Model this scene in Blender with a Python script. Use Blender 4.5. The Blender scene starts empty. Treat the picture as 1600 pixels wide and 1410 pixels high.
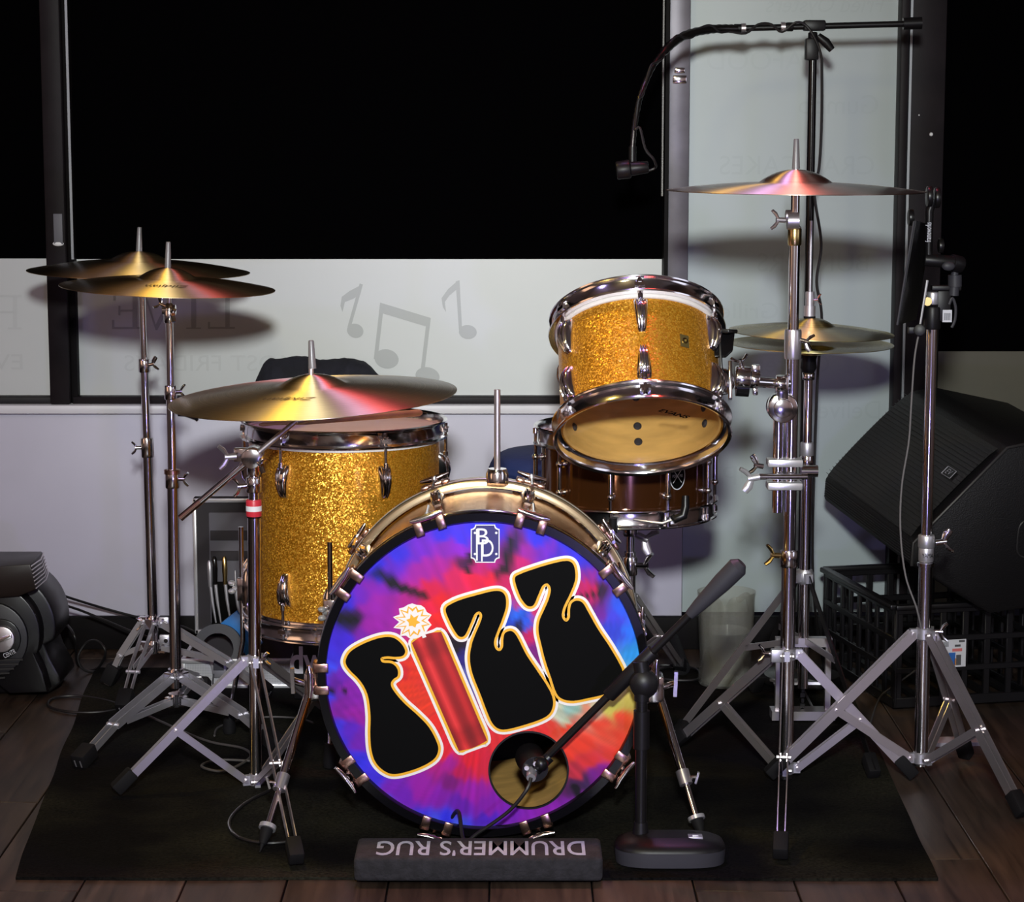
import bpy, bmesh, math, random
from mathutils import Vector as V, Matrix, noise

random.seed(7)
PI = math.pi
R = math.radians
SC = bpy.context.scene
COL = SC.collection

# ------------------------------------------------------------------ camera
F_PX, PITCH, CAM_H = 3553.0, R(8.09), 1.31
cam_data = bpy.data.cameras.new('camera')
cam_data.sensor_width = 36.0
cam_data.lens = F_PX / 1600.0 * 36.0
cam_data.clip_end = 60
cam = bpy.data.objects.new('camera', cam_data)
cam.location = (0, 0, CAM_H)
cam.rotation_euler = (PI / 2 - PITCH, 0, 0)
COL.objects.link(cam)
SC.camera = cam

# ------------------------------------------------------------------ world (night outside) and lights
world = bpy.data.worlds.new('night')
SC.world = world
world.use_nodes = True
world.node_tree.nodes['Background'].inputs[0].default_value = (0.010, 0.009, 0.014, 1)
world.node_tree.nodes['Background'].inputs[1].default_value = 0.25


def lamp(name, loc, target, size, energy, color, spread=PI):
    d = bpy.data.lights.new(name, 'AREA')
    d.shape = 'DISK'
    d.size = size
    d.energy = energy
    d.color = color
    d.spread = spread
    o = bpy.data.objects.new(name, d)
    o.location = loc
    o.rotation_euler = (V(target) - V(loc)).to_track_quat('-Z', 'Y').to_euler()
    COL.objects.link(o)
    return o


def rect_lamp(name, loc, target, sx, sy, energy, color):
    o = lamp(name, loc, target, sx, energy, color)
    o.data.shape = 'RECTANGLE'
    o.data.size, o.data.size_y = sx, sy
    return o


lamp('camera_flash', (0.0, -0.05, 1.86), (0.0, 4.9, 0.80), 0.22, 17.5, (0.96, 1.0, 0.985), R(52))
# small stage lamps hung from the ceiling over the kit, pointing at the players' side
lamp('stage_lamp_red', (0.62, 4.75, 2.88), (0.05, 4.0, 0.7), 0.16, 2.6, (1.0, 0.05, 0.03), R(75))
lamp('stage_lamp_amber', (-0.95, 4.75, 2.88), (-0.15, 4.0, 0.7), 0.16, 4.5, (1.0, 0.70, 0.14), R(75))
lamp('stage_lamp_violet', (0.15, 4.75, 2.88), (0.1, 4.0, 0.7), 0.16, 3.0, (0.55, 0.40, 1.0), R(75))
lamp('stage_lamp_violet_side', (-2.3, 2.6, 2.6), (-0.6, 5.4, 0.4), 0.35, 7, (0.55, 0.45, 1.0))
lamp('stage_lamp_warm_front', (-0.75, 1.5, 2.6), (0.3, 5.0, 0.6), 0.30, 13, (1.0, 0.84, 0.42))
lamp('stage_uplight_violet', (0.45, 1.5, 0.25), (0.0, 4.6, 0.55), 0.10, 2.0, (0.45, 0.38, 1.0), R(90))
# added fill without known sources: side panels for the chrome, a pair behind the camera
rect_lamp('side_fill_left', (-4.0, 2.6, 1.45), (0.0, 4.0, 0.9), 1.6, 1.4, 8, (1.0, 0.58, 0.34))  # added panels, left warm and right cool, for stripes on the chrome
rect_lamp('side_fill_right', (4.0, 2.2, 1.5), (0.0, 4.4, 0.9), 2.0, 1.7, 13, (0.84, 0.86, 1.0))
lamp('room_fill_left', (-2.4, -1.8, 2.9), (-3.2, -2.4, 0.0), 0.5, 62, (1.0, 0.76, 0.66))  # added pair brightening the unseen room that the chrome reflects
lamp('room_fill_right', (2.4, -1.8, 2.9), (3.2, -2.4, 0.0), 0.5, 62, (1.0, 0.82, 0.80))
SC.cycles.max_bounces = 7
SC.cycles.diffuse_bounces = 3
SC.cycles.glossy_bounces = 4
SC.view_settings.view_transform = 'Standard'
SC.view_settings.look = 'None'
SC.view_settings.gamma = 1.0
SC.view_settings.use_curve_mapping = False
SC.view_settings.exposure = 0.0

# ------------------------------------------------------------------ projecting helpers (real depth is always given)
_cp, _sp = math.cos(PITCH), math.sin(PITCH)


def _dir(px, py):
    a, b = (px - 800) / F_PX, (705 - py) / F_PX
    return V((a, _cp + b * _sp, -_sp + b * _cp))


def at(px, py, Y):
    d = _dir(px, py)
    return V((0, 0, CAM_H)) + d * (Y / d.y)


def fl(px, py, z=0.0):
    d = _dir(px, py)
    return V((0, 0, CAM_H)) + d * ((z - CAM_H) / d.z)


# ------------------------------------------------------------------ mesh builder
def basis(d):
    d = d.normalized()
    a = V((0, 0, 1)) if abs(d.z) < 0.9 else V((0, 1, 0))
    u = d.cross(a).normalized()
    return u, d.cross(u).normalized()


class MB:
    def __init__(s):
        s.v, s.f = [], []

    def add(s, vs, fs):
        o = len(s.v)
        s.v += [V(p) for p in vs]
        s.f += [tuple(i + o for i in f) for f in fs]
        return s

    def tube(s, pts, r, n=10, caps=True, flat=1.0):
        pts = [V(p) for p in pts]
        m = len(pts)
        rs = r if isinstance(r, (list, tuple)) else [r] * m
        tan = []
        for i in range(m):
            t = pts[min(i + 1, m - 1)] - pts[max(i - 1, 0)]
            tan.append(t.normalized() if t.length > 1e-9 else V((0, 0, 1)))
        u, w = basis(tan[0])
        vs, fs = [], []
        for i in range(m):
            if i:
                u = (u - tan[i] * u.dot(tan[i])).normalized()
                w = tan[i].cross(u)
            for k in range(n):
                a = 2 * PI * k / n
                vs.append(pts[i] + (u * math.cos(a) + w * math.sin(a) * flat) * rs[i])
        for i in range(m - 1):
            for k in range(n):
                k2 = (k + 1) % n
                fs.append((i * n + k, i * n + k2, (i + 1) * n + k2, (i + 1) * n + k))
        if caps:
            fs.append(tuple(range(n))[::-1])
            fs.append(tuple(range((m - 1) * n, m * n)))
        return s.add(vs, fs)

    def cyl(s, a, b, r, r2=None, n=18):
        return s.tube([a, b], [r, r if r2 is None else r2], n)

    def box(s, c, size, M=None):
        x, y, z = [q / 2 for q in size]
        vs = [V((i * x, j * y, k * z)) for i in (-1, 1) for j in (-1, 1) for k in (-1, 1)]
        if M is not None:
            vs = [M.to_3x3() @ p for p in vs]
        c = V(c)
        return s.add([p + c for p in vs], [(0, 1, 3, 2), (4, 6, 7, 5), (0, 4, 5, 1), (2, 3, 7, 6), (0, 2, 6, 4), (1, 5, 7, 3)])

    def bar(s, a, b, w, t, wdir):
        """flat bar from a to b: w measured towards wdir (made square to the bar), t across"""
        a, b = V(a), V(b)
        d = (b - a).normalized()
        wv = V(wdir)
        wv = (wv - d * wv.dot(d)).normalized()
        tv = d.cross(wv)
        vs = []
        for p in (a, b):
            for i, j in ((-1, -1), (1, -1), (1, 1), (-1, 1)):
                vs.append(p + wv * (i * w / 2) + tv * (j * t / 2))
        return s.add(vs, [(0, 3, 2, 1), (4, 5, 6, 7), (0, 1, 5, 4), (1, 2, 6, 5), (2, 3, 7, 6), (3, 0, 4, 7)])

    def lathe(s, prof, n=48, M=None, closed=False):
        vs, fs, idx = [], [], []
        for r, z in prof:
            if abs(r) < 1e-7:
                idx.append([len(vs)] * n)
                vs.append(V((0, 0, z)))
            else:
                idx.append(list(range(len(vs), len(vs) + n)))
                vs += [V((r * math.cos(2 * PI * k / n), r * math.sin(2 * PI * k / n), z)) for k in range(n)]
        m = len(prof)
        for i in range(m if closed else m - 1):
            A, B = idx[i], idx[(i + 1) % m]
            for k in range(n):
                q = []
                for j in (A[k], A[(k + 1) % n], B[(k + 1) % n], B[k]):
                    if j not in q:
                        q.append(j)
                if len(q) > 2:
                    fs.append(tuple(q))
        if M is not None:
            vs = [M @ p for p in vs]
        return s.add(vs, fs)

    def prism(s, poly, z0, z1, M=None):
        n = len(poly)
        vs = [V((p[0], p[1], z0)) for p in poly] + [V((p[0], p[1], z1)) for p in poly]
        if M is not None:
            vs = [M @ p for p in vs]
        fs = [tuple(range(n))[::-1], tuple(range(n, 2 * n))] + [(i, (i + 1) % n, n + (i + 1) % n, n + i) for i in range(n)]
        return s.add(vs, fs)

    def poly(s, pts):
        return s.add(pts, [tuple(range(len(pts)))])

    def ball(s, c, r, n=12, m=8, sc=(1, 1, 1)):
        c = V(c)
        prof = [(r * math.sin(PI * i / m), -r * math.cos(PI * i / m)) for i in range(m + 1)]
        return s.lathe(prof, n, Matrix.Translation(c) @ Matrix.Diagonal((*sc, 1)))

    def grid(s, P):
        """P: rows of points"""
        a, b = len(P), len(P[0])
        return s.add([p for row in P for p in row],
                     [(i * b + j, i * b + j + 1, (i + 1) * b + j + 1, (i + 1) * b + j) for i in range(a - 1) for j in range(b - 1)])

    def mesh(s, name, bev=0.0, seg=2, smooth=True, ang=0.7, off=None):
        me = bpy.data.meshes.new(name)
        vs = [tuple(p - off) for p in s.v] if off is not None else [tuple(p) for p in s.v]
        me.from_pydata(vs, [], s.f)
        bm = bmesh.new()
        bm.from_mesh(me)
        bmesh.ops.recalc_face_normals(bm, faces=bm.faces)
        if bev:
            es = [e for e in bm.edges if len(e.link_faces) == 2 and e.calc_face_angle(0) > 0.5]
            bmesh.ops.bevel(bm, geom=es, offset=bev, segments=seg, profile=0.5, affect='EDGES', clamp_overlap=True)
        bm.to_mesh(me)
        bm.free()
        if smooth:
            me.polygons.foreach_set('use_smooth', [True] * len(me.polygons))
            me.set_sharp_from_angle(angle=ang)
        return me


def link(name, me, mat=None, parent=None, label=None):
    if mat is not None and not me.materials:
        me.materials.append(mat)
    o = bpy.data.objects.new(name, me)
    COL.objects.link(o)
    if parent is not None:
        o.parent = parent
    if label:
        o['label'] = label
    return o


def part(name, mb, mat, parent, world=False, label=None, **kw):
    """one mesh part; world=True: vertices are in world space and the root is an unrotated Empty"""
    off = None
    if world:
        r = parent
        off = V((0, 0, 0))
        while r is not None:
            off = off + r.location
            r = r.parent
    return link(name, mb.mesh(name, off=off, **kw), mat, parent, label)


def empty(name, loc=(0, 0, 0), rot=None):
    o = bpy.data.objects.new(name, None)
    o.empty_display_size = 0.05
    COL.objects.link(o)
    o.location = loc
    if rot is not None:
        o.rotation_euler = rot
    return o


def tag(o, label, cat, group=None):
    o['label'] = label
    o['category'] = cat
    if group:
        o['group'] = group
    return o


def thing(name, label, cat, loc=(0, 0, 0), rot=None, group=None):
    return tag(empty(name, loc, rot), label, cat, group)


def single(name, mb, mat, label, cat, loc=None, group=None, **kw):
    loc = V(loc) if loc is not None else V((0, 0, 0))
    o = link(name, mb.mesh(name, off=loc, **kw), mat)
    o.location = loc
    return tag(o, label, cat, group)


def struct(o):
    o['kind'] = 'structure'
    return o


def spline(pts, sub=8, closed=False):
    pts = [V(p) for p in pts]
    n = len(pts)
    out = []
    rng = n if closed else n - 1
    for i in range(rng):
        if closed:
            p0, p1, p2, p3 = pts[i - 1], pts[i], pts[(i + 1) % n], pts[(i + 2) % n]
        else:
            p0, p1, p2, p3 = pts[max(i - 1, 0)], pts[i], pts[i + 1], pts[min(i + 2, n - 1)]
        for k in range(sub):
            t = k / sub
            out.append(0.5 * ((2 * p1) + (p2 - p0) * t + (2 * p0 - 5 * p1 + 4 * p2 - p3) * t * t + (3 * p1 - p0 - 3 * p2 + p3) * t ** 3))
    if not closed:
        out.append(pts[-1])
    return out


_tc = {}


def text_mesh(body, size, mat, extrude=0.0, mirror=False, shear=0.0, bold=0.0, width=None, flip=False):
    """flat lettering in the XY plane, centred on the origin"""
    cu = bpy.data.curves.new('lettering', 'FONT')
    cu.body = body
    cu.size = size
    cu.align_x = 'CENTER'
    cu.align_y = 'CENTER'
    cu.shear = shear
    cu.offset = bold
    cu.extrude = extrude
    cu.resolution_u = 4
    ob = bpy.data.objects.new('lettering_tmp', cu)
    COL.objects.link(ob)
    dg = bpy.context.evaluated_depsgraph_get()
    me = bpy.data.meshes.new_from_object(ob.evaluated_get(dg))
    bpy.data.objects.remove(ob)
    bpy.data.curves.remove(cu)
    xs = [v.co.x for v in me.vertices] or [0]
    k = 1.0 if width is None else width / max(1e-6, max(xs) - min(xs))
    cx = (max(xs) + min(xs)) / 2
    for v in me.vertices:
        v.co.x = (v.co.x - cx) * k * (-1 if mirror else 1)
    me.materials.clear()
    me.materials.append(mat)
    return me


def text_part(name, me, parent, M):
    o = link(name, me, None, parent)
    o.matrix_local = M
    return o


def mat4(x, y, z, loc):
    x, y, z, l = V(x), V(y), V(z), V(loc)
    return Matrix(((x.x, y.x, z.x, l.x), (x.y, y.y, z.y, l.y), (x.z, y.z, z.z, l.z), (0, 0, 0, 1)))


# ------------------------------------------------------------------ materials
MT = {}


def srgb(r, g, b):
    f = lambda c: (c / 255) / 12.92 if c <= 10 else (((c / 255) + 0.055) / 1.055) ** 2.4
    return (f(r), f(g), f(b))


def mat(name, base, rough=0.5, metal=0.0, spec=0.5, coat=0.0, var=0.0, vscale=8.0, bump=0.0, bscale=60.0, stretch=None, emit=None):
    m = bpy.data.materials.new(name)
    m.use_nodes = True
    nt = m.node_tree
    b = nt.nodes['Principled BSDF']
    b.inputs['Base Color'].default_value = (*base, 1)
    b.inputs['Roughness'].default_value = rough
    b.inputs['Metallic'].default_value = metal
    b.inputs['Specular IOR Level'].default_value = spec
    b.inputs['Coat Weight'].default_value = coat
    b.inputs['Coat Roughness'].default_value = 0.08
    if emit:
        b.inputs['Emission Color'].default_value = (*emit[0], 1)
        b.inputs['Emission Strength'].default_value = emit[1]
    if var or bump:
        tc = nt.nodes.new('ShaderNodeTexCoord')
        src = tc.outputs['Object']
        if stretch:
            mp = nt.nodes.new('ShaderNodeMapping')
            mp.inputs['Scale'].default_value = stretch
            nt.links.new(src, mp.inputs[0])
            src = mp.outputs[0]
    if var:
        nz = nt.nodes.new('ShaderNodeTexNoise')
        nz.inputs['Scale'].default_value = vscale
        nz.inputs['Detail'].default_value = 5
        nt.links.new(src, nz.inputs['Vector'])
        rp = nt.nodes.new('ShaderNodeValToRGB')
        rp.color_ramp.elements[0].position = 0.3
        rp.color_ramp.elements[1].position = 0.7
        rp.color_ramp.elements[0].color = (*[c * (1 - var) for c in base], 1)
        rp.color_ramp.elements[1].color = (*[min(1, c * (1 + var)) for c in base], 1)
        nt.links.new(nz.outputs['Fac'], rp.inputs[0])
        nt.links.new(rp.outputs[0], b.inputs['Base Color'])
    if bump:
        n2 = nt.nodes.new('ShaderNodeTexNoise')
        n2.inputs['Scale'].default_value = bscale
        n2.inputs['Detail'].default_value = 4
        nt.links.new(src, n2.inputs['Vector'])
        bp = nt.nodes.new('ShaderNodeBump')
        bp.inputs['Strength'].default_value = bump
        bp.inputs['Distance'].default_value = 0.004
        nt.links.new(n2.outputs['Fac'], bp.inputs['Height'])
        nt.links.new(bp.outputs[0], b.inputs['Normal'])
    MT[name] = m
    return m


def N(m, kind, **kw):
    n = m.node_tree.nodes.new(kind)
    for k, v in kw.items():
        setattr(n, k, v)
    return n


chrome = mat('chrome', (0.88, 0.86, 0.90), 0.13, 1.0)
chrome_worn = mat('worn_chrome', (0.72, 0.67, 0.70), 0.32, 0.90)
steel = mat('brushed_steel', (0.58, 0.57, 0.61), 0.40, 0.8)
copper = mat('copper_hardware', (0.50, 0.31, 0.25), 0.25, 1.0)
black_plastic = mat('black_plastic', (0.0065, 0.0058, 0.0068), 0.42, spec=0.3)
black_gloss = mat('black_gloss', (0.005, 0.0045, 0.005), 0.16, spec=0.4)
black_metal = mat('black_metal', (0.006, 0.0055, 0.006), 0.34, spec=0.4)
rubber = mat('black_rubber', (0.005, 0.0046, 0.0055), 0.75, spec=0.25)
grey_plastic = mat('grey_plastic', (0.035, 0.034, 0.042), 0.5, spec=0.35)
wall_paint = mat('white_wall_paint', (0.53, 0.51, 0.61), 0.42, spec=0.35, var=0.05, vscale=3, bump=0.05, bscale=30)
sill_paint = mat('white_sill_paint', (0.72, 0.70, 0.74), 0.35, var=0.04)
film = mat('frosted_film', (0.54, 0.56, 0.56), 0.42, spec=1.0, var=0.03, vscale=2.5)
film_tall = mat('frosted_film_tall', (0.35, 0.405, 0.41), 0.40, spec=0.8, var=0.04, vscale=2.5)
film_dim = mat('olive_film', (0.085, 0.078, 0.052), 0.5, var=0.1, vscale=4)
film_letter = mat('grey_vinyl_letter', (0.33, 0.345, 0.345), 0.42, spec=1.0)
film_faint = mat('faint_vinyl_letter', (0.497, 0.515, 0.515), 0.42, spec=1.0)
film_faint_tall = mat('faint_vinyl_letter_tall', (0.329, 0.381, 0.386), 0.40, spec=0.8)
night_glass = mat('night_glass', (0.0012, 0.0011, 0.0014), 0.75, spec=0.0)
bronze_frame = mat('bronze_window_frame', (0.011, 0.008, 0.0095), 0.5, spec=0.15, var=0.25, vscale=14, bump=0.05)
alu_frame = mat('grey_window_frame', (0.16, 0.15, 0.175), 0.4, metal=0.3, var=0.2, vscale=12)
alu_bright = mat('bright_aluminium', (0.28, 0.29, 0.31), 0.4, 0.6)
base_black = mat('black_skirting', (0.007, 0.006, 0.0065), 0.55, spec=0.06, var=0.2)
dark_room = mat('dark_room_paint', (0.42, 0.35, 0.34), 0.7, var=0.15, vscale=2)
dark_panel = mat('dark_panel', (0.006, 0.005, 0.006), 0.55, spec=0.15)
drum_white = mat('coated_drum_head', (0.72, 0.68, 0.66), 0.45, var=0.06, vscale=14)
wood_inner = mat('maple_inner_shell', (0.70, 0.42, 0.13), 0.35, var=0.18, vscale=9, stretch=(1, 1, 5))
stick_wood = mat('hickory', (0.62, 0.40, 0.22), 0.45, var=0.12, vscale=30)
amber_shell = mat('amber_snare_shell', (0.085, 0.028, 0.008), 0.12, 0.6, coat=0.6)
white_print = mat('white_print', (0.80, 0.80, 0.82), 0.5)
black_print = mat('black_print', (0.002, 0.002, 0.002), 0.6, spec=0.06)
grey_print = mat('grey_blue_print', (0.36, 0.41, 0.54), 0.7, var=0.15, vscale=40)
brown_print = mat('dark_cymbal_print', (0.05, 0.035, 0.02), 0.5)
sleeve_grey = mat('grey_cymbal_sleeve', (0.20, 0.20, 0.215), 0.38, 0.3)
chain_metal = mat('dull_chain_metal', (0.13, 0.125, 0.12), 0.4, 0.6)
felt = mat('grey_felt', (0.16, 0.15, 0.15), 0.9)
gold_brass = mat('brass_fitting', (0.65, 0.48, 0.2), 0.25, 1.0)
blue_velvet = mat('blue_velvet', (0.01, 0.025, 0.115), 0.8, var=0.2, bump=0.3)
navy_cloth = mat('navy_cloth', (0.010, 0.010, 0.018), 0.85, var=0.4, vscale=20, bump=0.3, bscale=200)
case_alu = mat('aluminium_case_panel', (0.55, 0.55, 0.58), 0.4, 0.4)
case_edge = mat('aluminium_edge', (0.80, 0.80, 0.83), 0.28, 0.7)
case_lining = mat('dark_case_lining', (0.028, 0.024, 0.028), 0.85)
case_pad = mat('grey_case_pad', (0.11, 0.105, 0.125), 0.8)
blue_card = mat('blue_card', (0.03, 0.19, 0.55), 0.4)
red_plastic = mat('red_plastic', (0.6, 0.03, 0.05), 0.4)
label_white = mat('white_label', (0.62, 0.62, 0.68), 0.6)
ink_grey = mat('label_ink', (0.08, 0.08, 0.09), 0.6)
label_blue = mat('label_blue', (0.02, 0.12, 0.42), 0.6)
label_red = mat('label_red', (0.62, 0.16, 0.16), 0.6)
label_orange = mat('label_orange', (0.6, 0.24, 0.05), 0.6)
cable_black = mat('black_cable', (0.010, 0.009, 0.010), 0.45)
speaker_paint = mat('black_speaker_paint', (0.006, 0.0055, 0.006), 0.5, spec=0.3, bump=0.3, bscale=350)
grille = mat('black_speaker_grille', (0.018, 0.017, 0.017), 0.45)
crate_plastic = mat('black_crate_plastic', (0.005, 0.0045, 0.0055), 0.36, spec=0.4)


def sparkle_mat(name, lo, hi, scale, rough=0.28, jitter=0.55, coat=0.5, metal=0.6):
    m = mat(name, lo, rough, metal, coat=coat)
    nt = m.node_tree
    b = nt.nodes['Principled BSDF']
    tc = N(m, 'ShaderNodeTexCoord')
    vo = N(m, 'ShaderNodeTexVoronoi')
    vo.inputs['Scale'].default_value = scale
    nt.links.new(tc.outputs['Object'], vo.inputs['Vector'])
    sep = N(m, 'ShaderNodeSeparateColor')
    nt.links.new(vo.outputs['Color'], sep.inputs[0])
    rp = N(m, 'ShaderNodeValToRGB')
    rp.color_ramp.elements[0].color = (*lo, 1)
    rp.color_ramp.elements[1].color = (*hi, 1)
    rp.color_ramp.elements[0].position = 0.35
    nt.links.new(sep.outputs[0], rp.inputs[0])
    nt.links.new(rp.outputs[0], b.inputs['Base Color'])
    geo = N(m, 'ShaderNodeNewGeometry')
    sub = N(m, 'ShaderNodeVectorMath', operation='SUBTRACT')
    sub.inputs[1].default_value = (0.5, 0.5, 0.5)
    nt.links.new(vo.outputs['Color'], sub.inputs[0])
    sca = N(m, 'ShaderNodeVectorMath', operation='SCALE')
    sca.inputs['Scale'].default_value = jitter
    nt.links.new(sub.outputs[0], sca.inputs[0])
    add = N(m, 'ShaderNodeVectorMath', operation='ADD')
    nt.links.new(geo.outputs['Normal'], add.inputs[0])
    nt.links.new(sca.outputs[0], add.inputs[1])
    nrm = N(m, 'ShaderNodeVectorMath', operation='NORMALIZE')
    nt.links.new(add.outputs[0], nrm.inputs[0])
    nt.links.new(nrm.outputs[0], b.inputs['Normal'])
    return m


gold_sparkle = sparkle_mat('gold_sparkle_wrap', (0.52, 0.20, 0.008), (0.97, 0.50, 0.055), 460.0, jitter=0.5, rough=0.36, coat=0.35)
bass_wrap = sparkle_mat('gold_bass_wrap', (0.40, 0.155, 0.022), (0.50, 0.21, 0.036), 500.0, rough=0.24, jitter=0.10, coat=0.05, metal=0.92)


def cymbal_mat(name, base, rough, aniso=0.94, dirt=0.3, rot=0.0):
    m = mat(name, base, rough, 1.0)
    nt = m.node_tree
    b = nt.nodes['Principled BSDF']
    b.inputs['Anisotropic'].default_value = aniso
    b.inputs['Coat Weight'].default_value = 0.7
    b.inputs['Coat Roughness'].default_value = 0.2
    b.inputs['Coat IOR'].default_value = 1.7
    b.inputs['Anisotropic Rotation'].default_value = rot
    tg = N(m, 'ShaderNodeTangent', direction_type='RADIAL', axis='Z')
    nt.links.new(tg.outputs[0], b.inputs['Tangent'])
    tc = N(m, 'ShaderNodeTexCoord')
    sx = N(m, 'ShaderNodeSeparateXYZ')
    nt.links.new(tc.outputs['Object'], sx.inputs[0])
    cx = N(m, 'ShaderNodeCombineXYZ')
    nt.links.new(sx.outputs[0], cx.inputs[0])
    nt.links.new(sx.outputs[1], cx.inputs[1])
    ln = N(m, 'ShaderNodeVectorMath', operation='LENGTH')
    nt.links.new(cx.outputs[0], ln.inputs[0])
    nz = N(m, 'ShaderNodeTexNoise', noise_dimensions='1D')
    nz.inputs['Scale'].default_value = 330
    nz.inputs['Detail'].default_value = 3
    nt.links.new(ln.outputs['Value'], nz.inputs['W'])
    n2 = N(m, 'ShaderNodeTexNoise')
    n2.inputs['Scale'].default_value = 9
    n2.inputs['Detail'].default_value = 4
    nt.links.new(tc.outputs['Object'], n2.inputs['Vector'])
    mx = N(m, 'ShaderNodeMix', data_type='FLOAT')
    mx.inputs[0].default_value = 0.45
    nt.links.new(nz.outputs['Fac'], mx.inputs[2])
    nt.links.new(n2.outputs['Fac'], mx.inputs[3])
    rp = N(m, 'ShaderNodeValToRGB')
    rp.color_ramp.elements[0].position = 0.3
    rp.color_ramp.elements[1].position = 0.65
    rp.color_ramp.elements[0].color = (*[c * (1 - dirt) for c in base], 1)
    rp.color_ramp.elements[1].color = (*base, 1)
    nt.links.new(mx.outputs[0], rp.inputs[0])
    nt.links.new(rp.outputs[0], b.inputs['Base Color'])
    bp = N(m, 'ShaderNodeBump')
    bp.inputs['Strength'].default_value = 0.25
    bp.inputs['Distance'].default_value = 0.0006
    nt.links.new(nz.outputs['Fac'], bp.inputs['Height'])
    nt.links.new(bp.outputs[0], b.inputs['Normal'])
    return m


cymbal_bronze = cymbal_mat('cymbal_bronze', (0.84, 0.64, 0.34), 0.52, rot=0.25)
cymbal_ride = cymbal_mat('cymbal_ride_bronze', (0.80, 0.66, 0.40), 0.5, rot=0.25)
cymbal_red = cymbal_mat('cymbal_polished', (0.80, 0.60, 0.48), 0.48, rot=0.25)
cymbal_hat = cymbal_mat('cymbal_hat_bronze', (0.86, 0.74, 0.30), 0.5, rot=0.25)


def clear_mat(name, tint, clear, rough=0.06, body=None, body_amt=0.0):
    m = bpy.data.materials.new(name)
    m.use_nodes = True
    nt = m.node_tree
    nt.nodes.remove(nt.nodes['Principled BSDF'])
    out = nt.nodes['Material Output']
    tr = N(m, 'ShaderNodeBsdfTransparent')
    tr.inputs[0].default_value = (*tint, 1)
    gl = N(m, 'ShaderNodeBsdfGlossy')
    gl.inputs['Roughness'].default_value = rough
    mx = N(m, 'ShaderNodeMixShader')
    lw = N(m, 'ShaderNodeLayerWeight')
    lw.inputs['Blend'].default_value = clear
    mm = N(m, 'ShaderNodeMath', operation='MULTIPLY')
    mm.inputs[1].default_value = 0.55
    nt.links.new(lw.outputs['Facing'], mm.inputs[0])
    nt.links.new(mm.outputs[0], mx.inputs[0])
    a = tr.outputs[0]
    if body:
        df = N(m, 'ShaderNodeBsdfDiffuse')
        df.inputs[0].default_value = (*body, 1)
        m2 = N(m, 'ShaderNodeMixShader')
        m2.inputs[0].default_value = body_amt
        nt.links.new(a, m2.inputs[1])
        nt.links.new(df.outputs[0], m2.inputs[2])
        a = m2.outputs[0]
    nt.links.new(a, mx.inputs[1])
    nt.links.new(gl.outputs[0], mx.inputs[2])
    nt.links.new(mx.outputs[0], out.inputs[0])
    return m


clear_head = clear_mat('clear_drum_head', (0.97, 0.95, 0.9), 0.12, 0.08)
pitcher_plastic = clear_mat('clear_pitcher_plastic', (0.90, 0.90, 0.87), 0.22, 0.15, (0.60, 0.60, 0.56), 0.13)
water_mat = clear_mat('still_water', (0.80, 0.81, 0.77), 0.20, 0.05, (0.50, 0.50, 0.45), 0.16)


def plank_mat():
    m = mat('dark_wood_plank', (0.05, 0.034, 0.028), 0.42, spec=0.3)
    nt = m.node_tree
    b = nt.nodes['Principled BSDF']
    tc = N(m, 'ShaderNodeTexCoord')
    oi = N(m, 'ShaderNodeObjectInfo')
    mp = N(m, 'ShaderNodeMapping')
    mp.inputs['Scale'].default_value = (28, 2.2, 1)
    nt.links.new(tc.outputs['Object'], mp.inputs[0])
    ad = N(m, 'ShaderNodeVectorMath', operation='ADD')
    sc_ = N(m, 'ShaderNodeVectorMath', operation='SCALE')
    cb = N(m, 'ShaderNodeCombineXYZ')
    nt.links.new(oi.outputs['Random'], cb.inputs[0])
    nt.links.new(oi.outputs['Random'], cb.inputs[1])
    nt.links.new(cb.outputs[0], sc_.inputs[0])
    sc_.inputs['Scale'].default_value = 40
    nt.links.new(mp.outputs[0], ad.inputs[0])
    nt.links.new(sc_.outputs[0], ad.inputs[1])
    nz = N(m, 'ShaderNodeTexNoise')
    nz.inputs['Scale'].default_value = 1.6
    nz.inputs['Detail'].default_value = 8
    nz.inputs['Distortion'].default_value = 0.6
    nt.links.new(ad.outputs[0], nz.inputs['Vector'])
    rp = N(m, 'ShaderNodeValToRGB')
    e = rp.color_ramp.elements
    e[0].position, e[1].position = 0.25, 0.75
    e[0].color = (0.014, 0.0085, 0.0065, 1)
    e[1].color = (0.074, 0.049, 0.036, 1)
    nt.links.new(nz.outputs['Fac'], rp.inputs[0])
    mul = N(m, 'ShaderNodeVectorMath', operation='SCALE')
    mr = N(m, 'ShaderNodeMapRange')
    mr.inputs['To Min'].default_value = 0.6
    mr.inputs['To Max'].default_value = 1.35
    nt.links.new(oi.outputs['Random'], mr.inputs[0])
    nt.links.new(rp.outputs[0], mul.inputs[0])
    nt.links.new(mr.outputs[0], mul.inputs['Scale'])
    nt.links.new(mul.outputs[0], b.inputs['Base Color'])
    bp = N(m, 'ShaderNodeBump')
    bp.inputs['Strength'].default_value = 0.2
    bp.inputs['Distance'].default_value = 0.002
    nt.links.new(nz.outputs['Fac'], bp.inputs['Height'])
    nt.links.new(bp.outputs[0], b.inputs['Normal'])
    return m


plank_wood = plank_mat()


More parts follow.
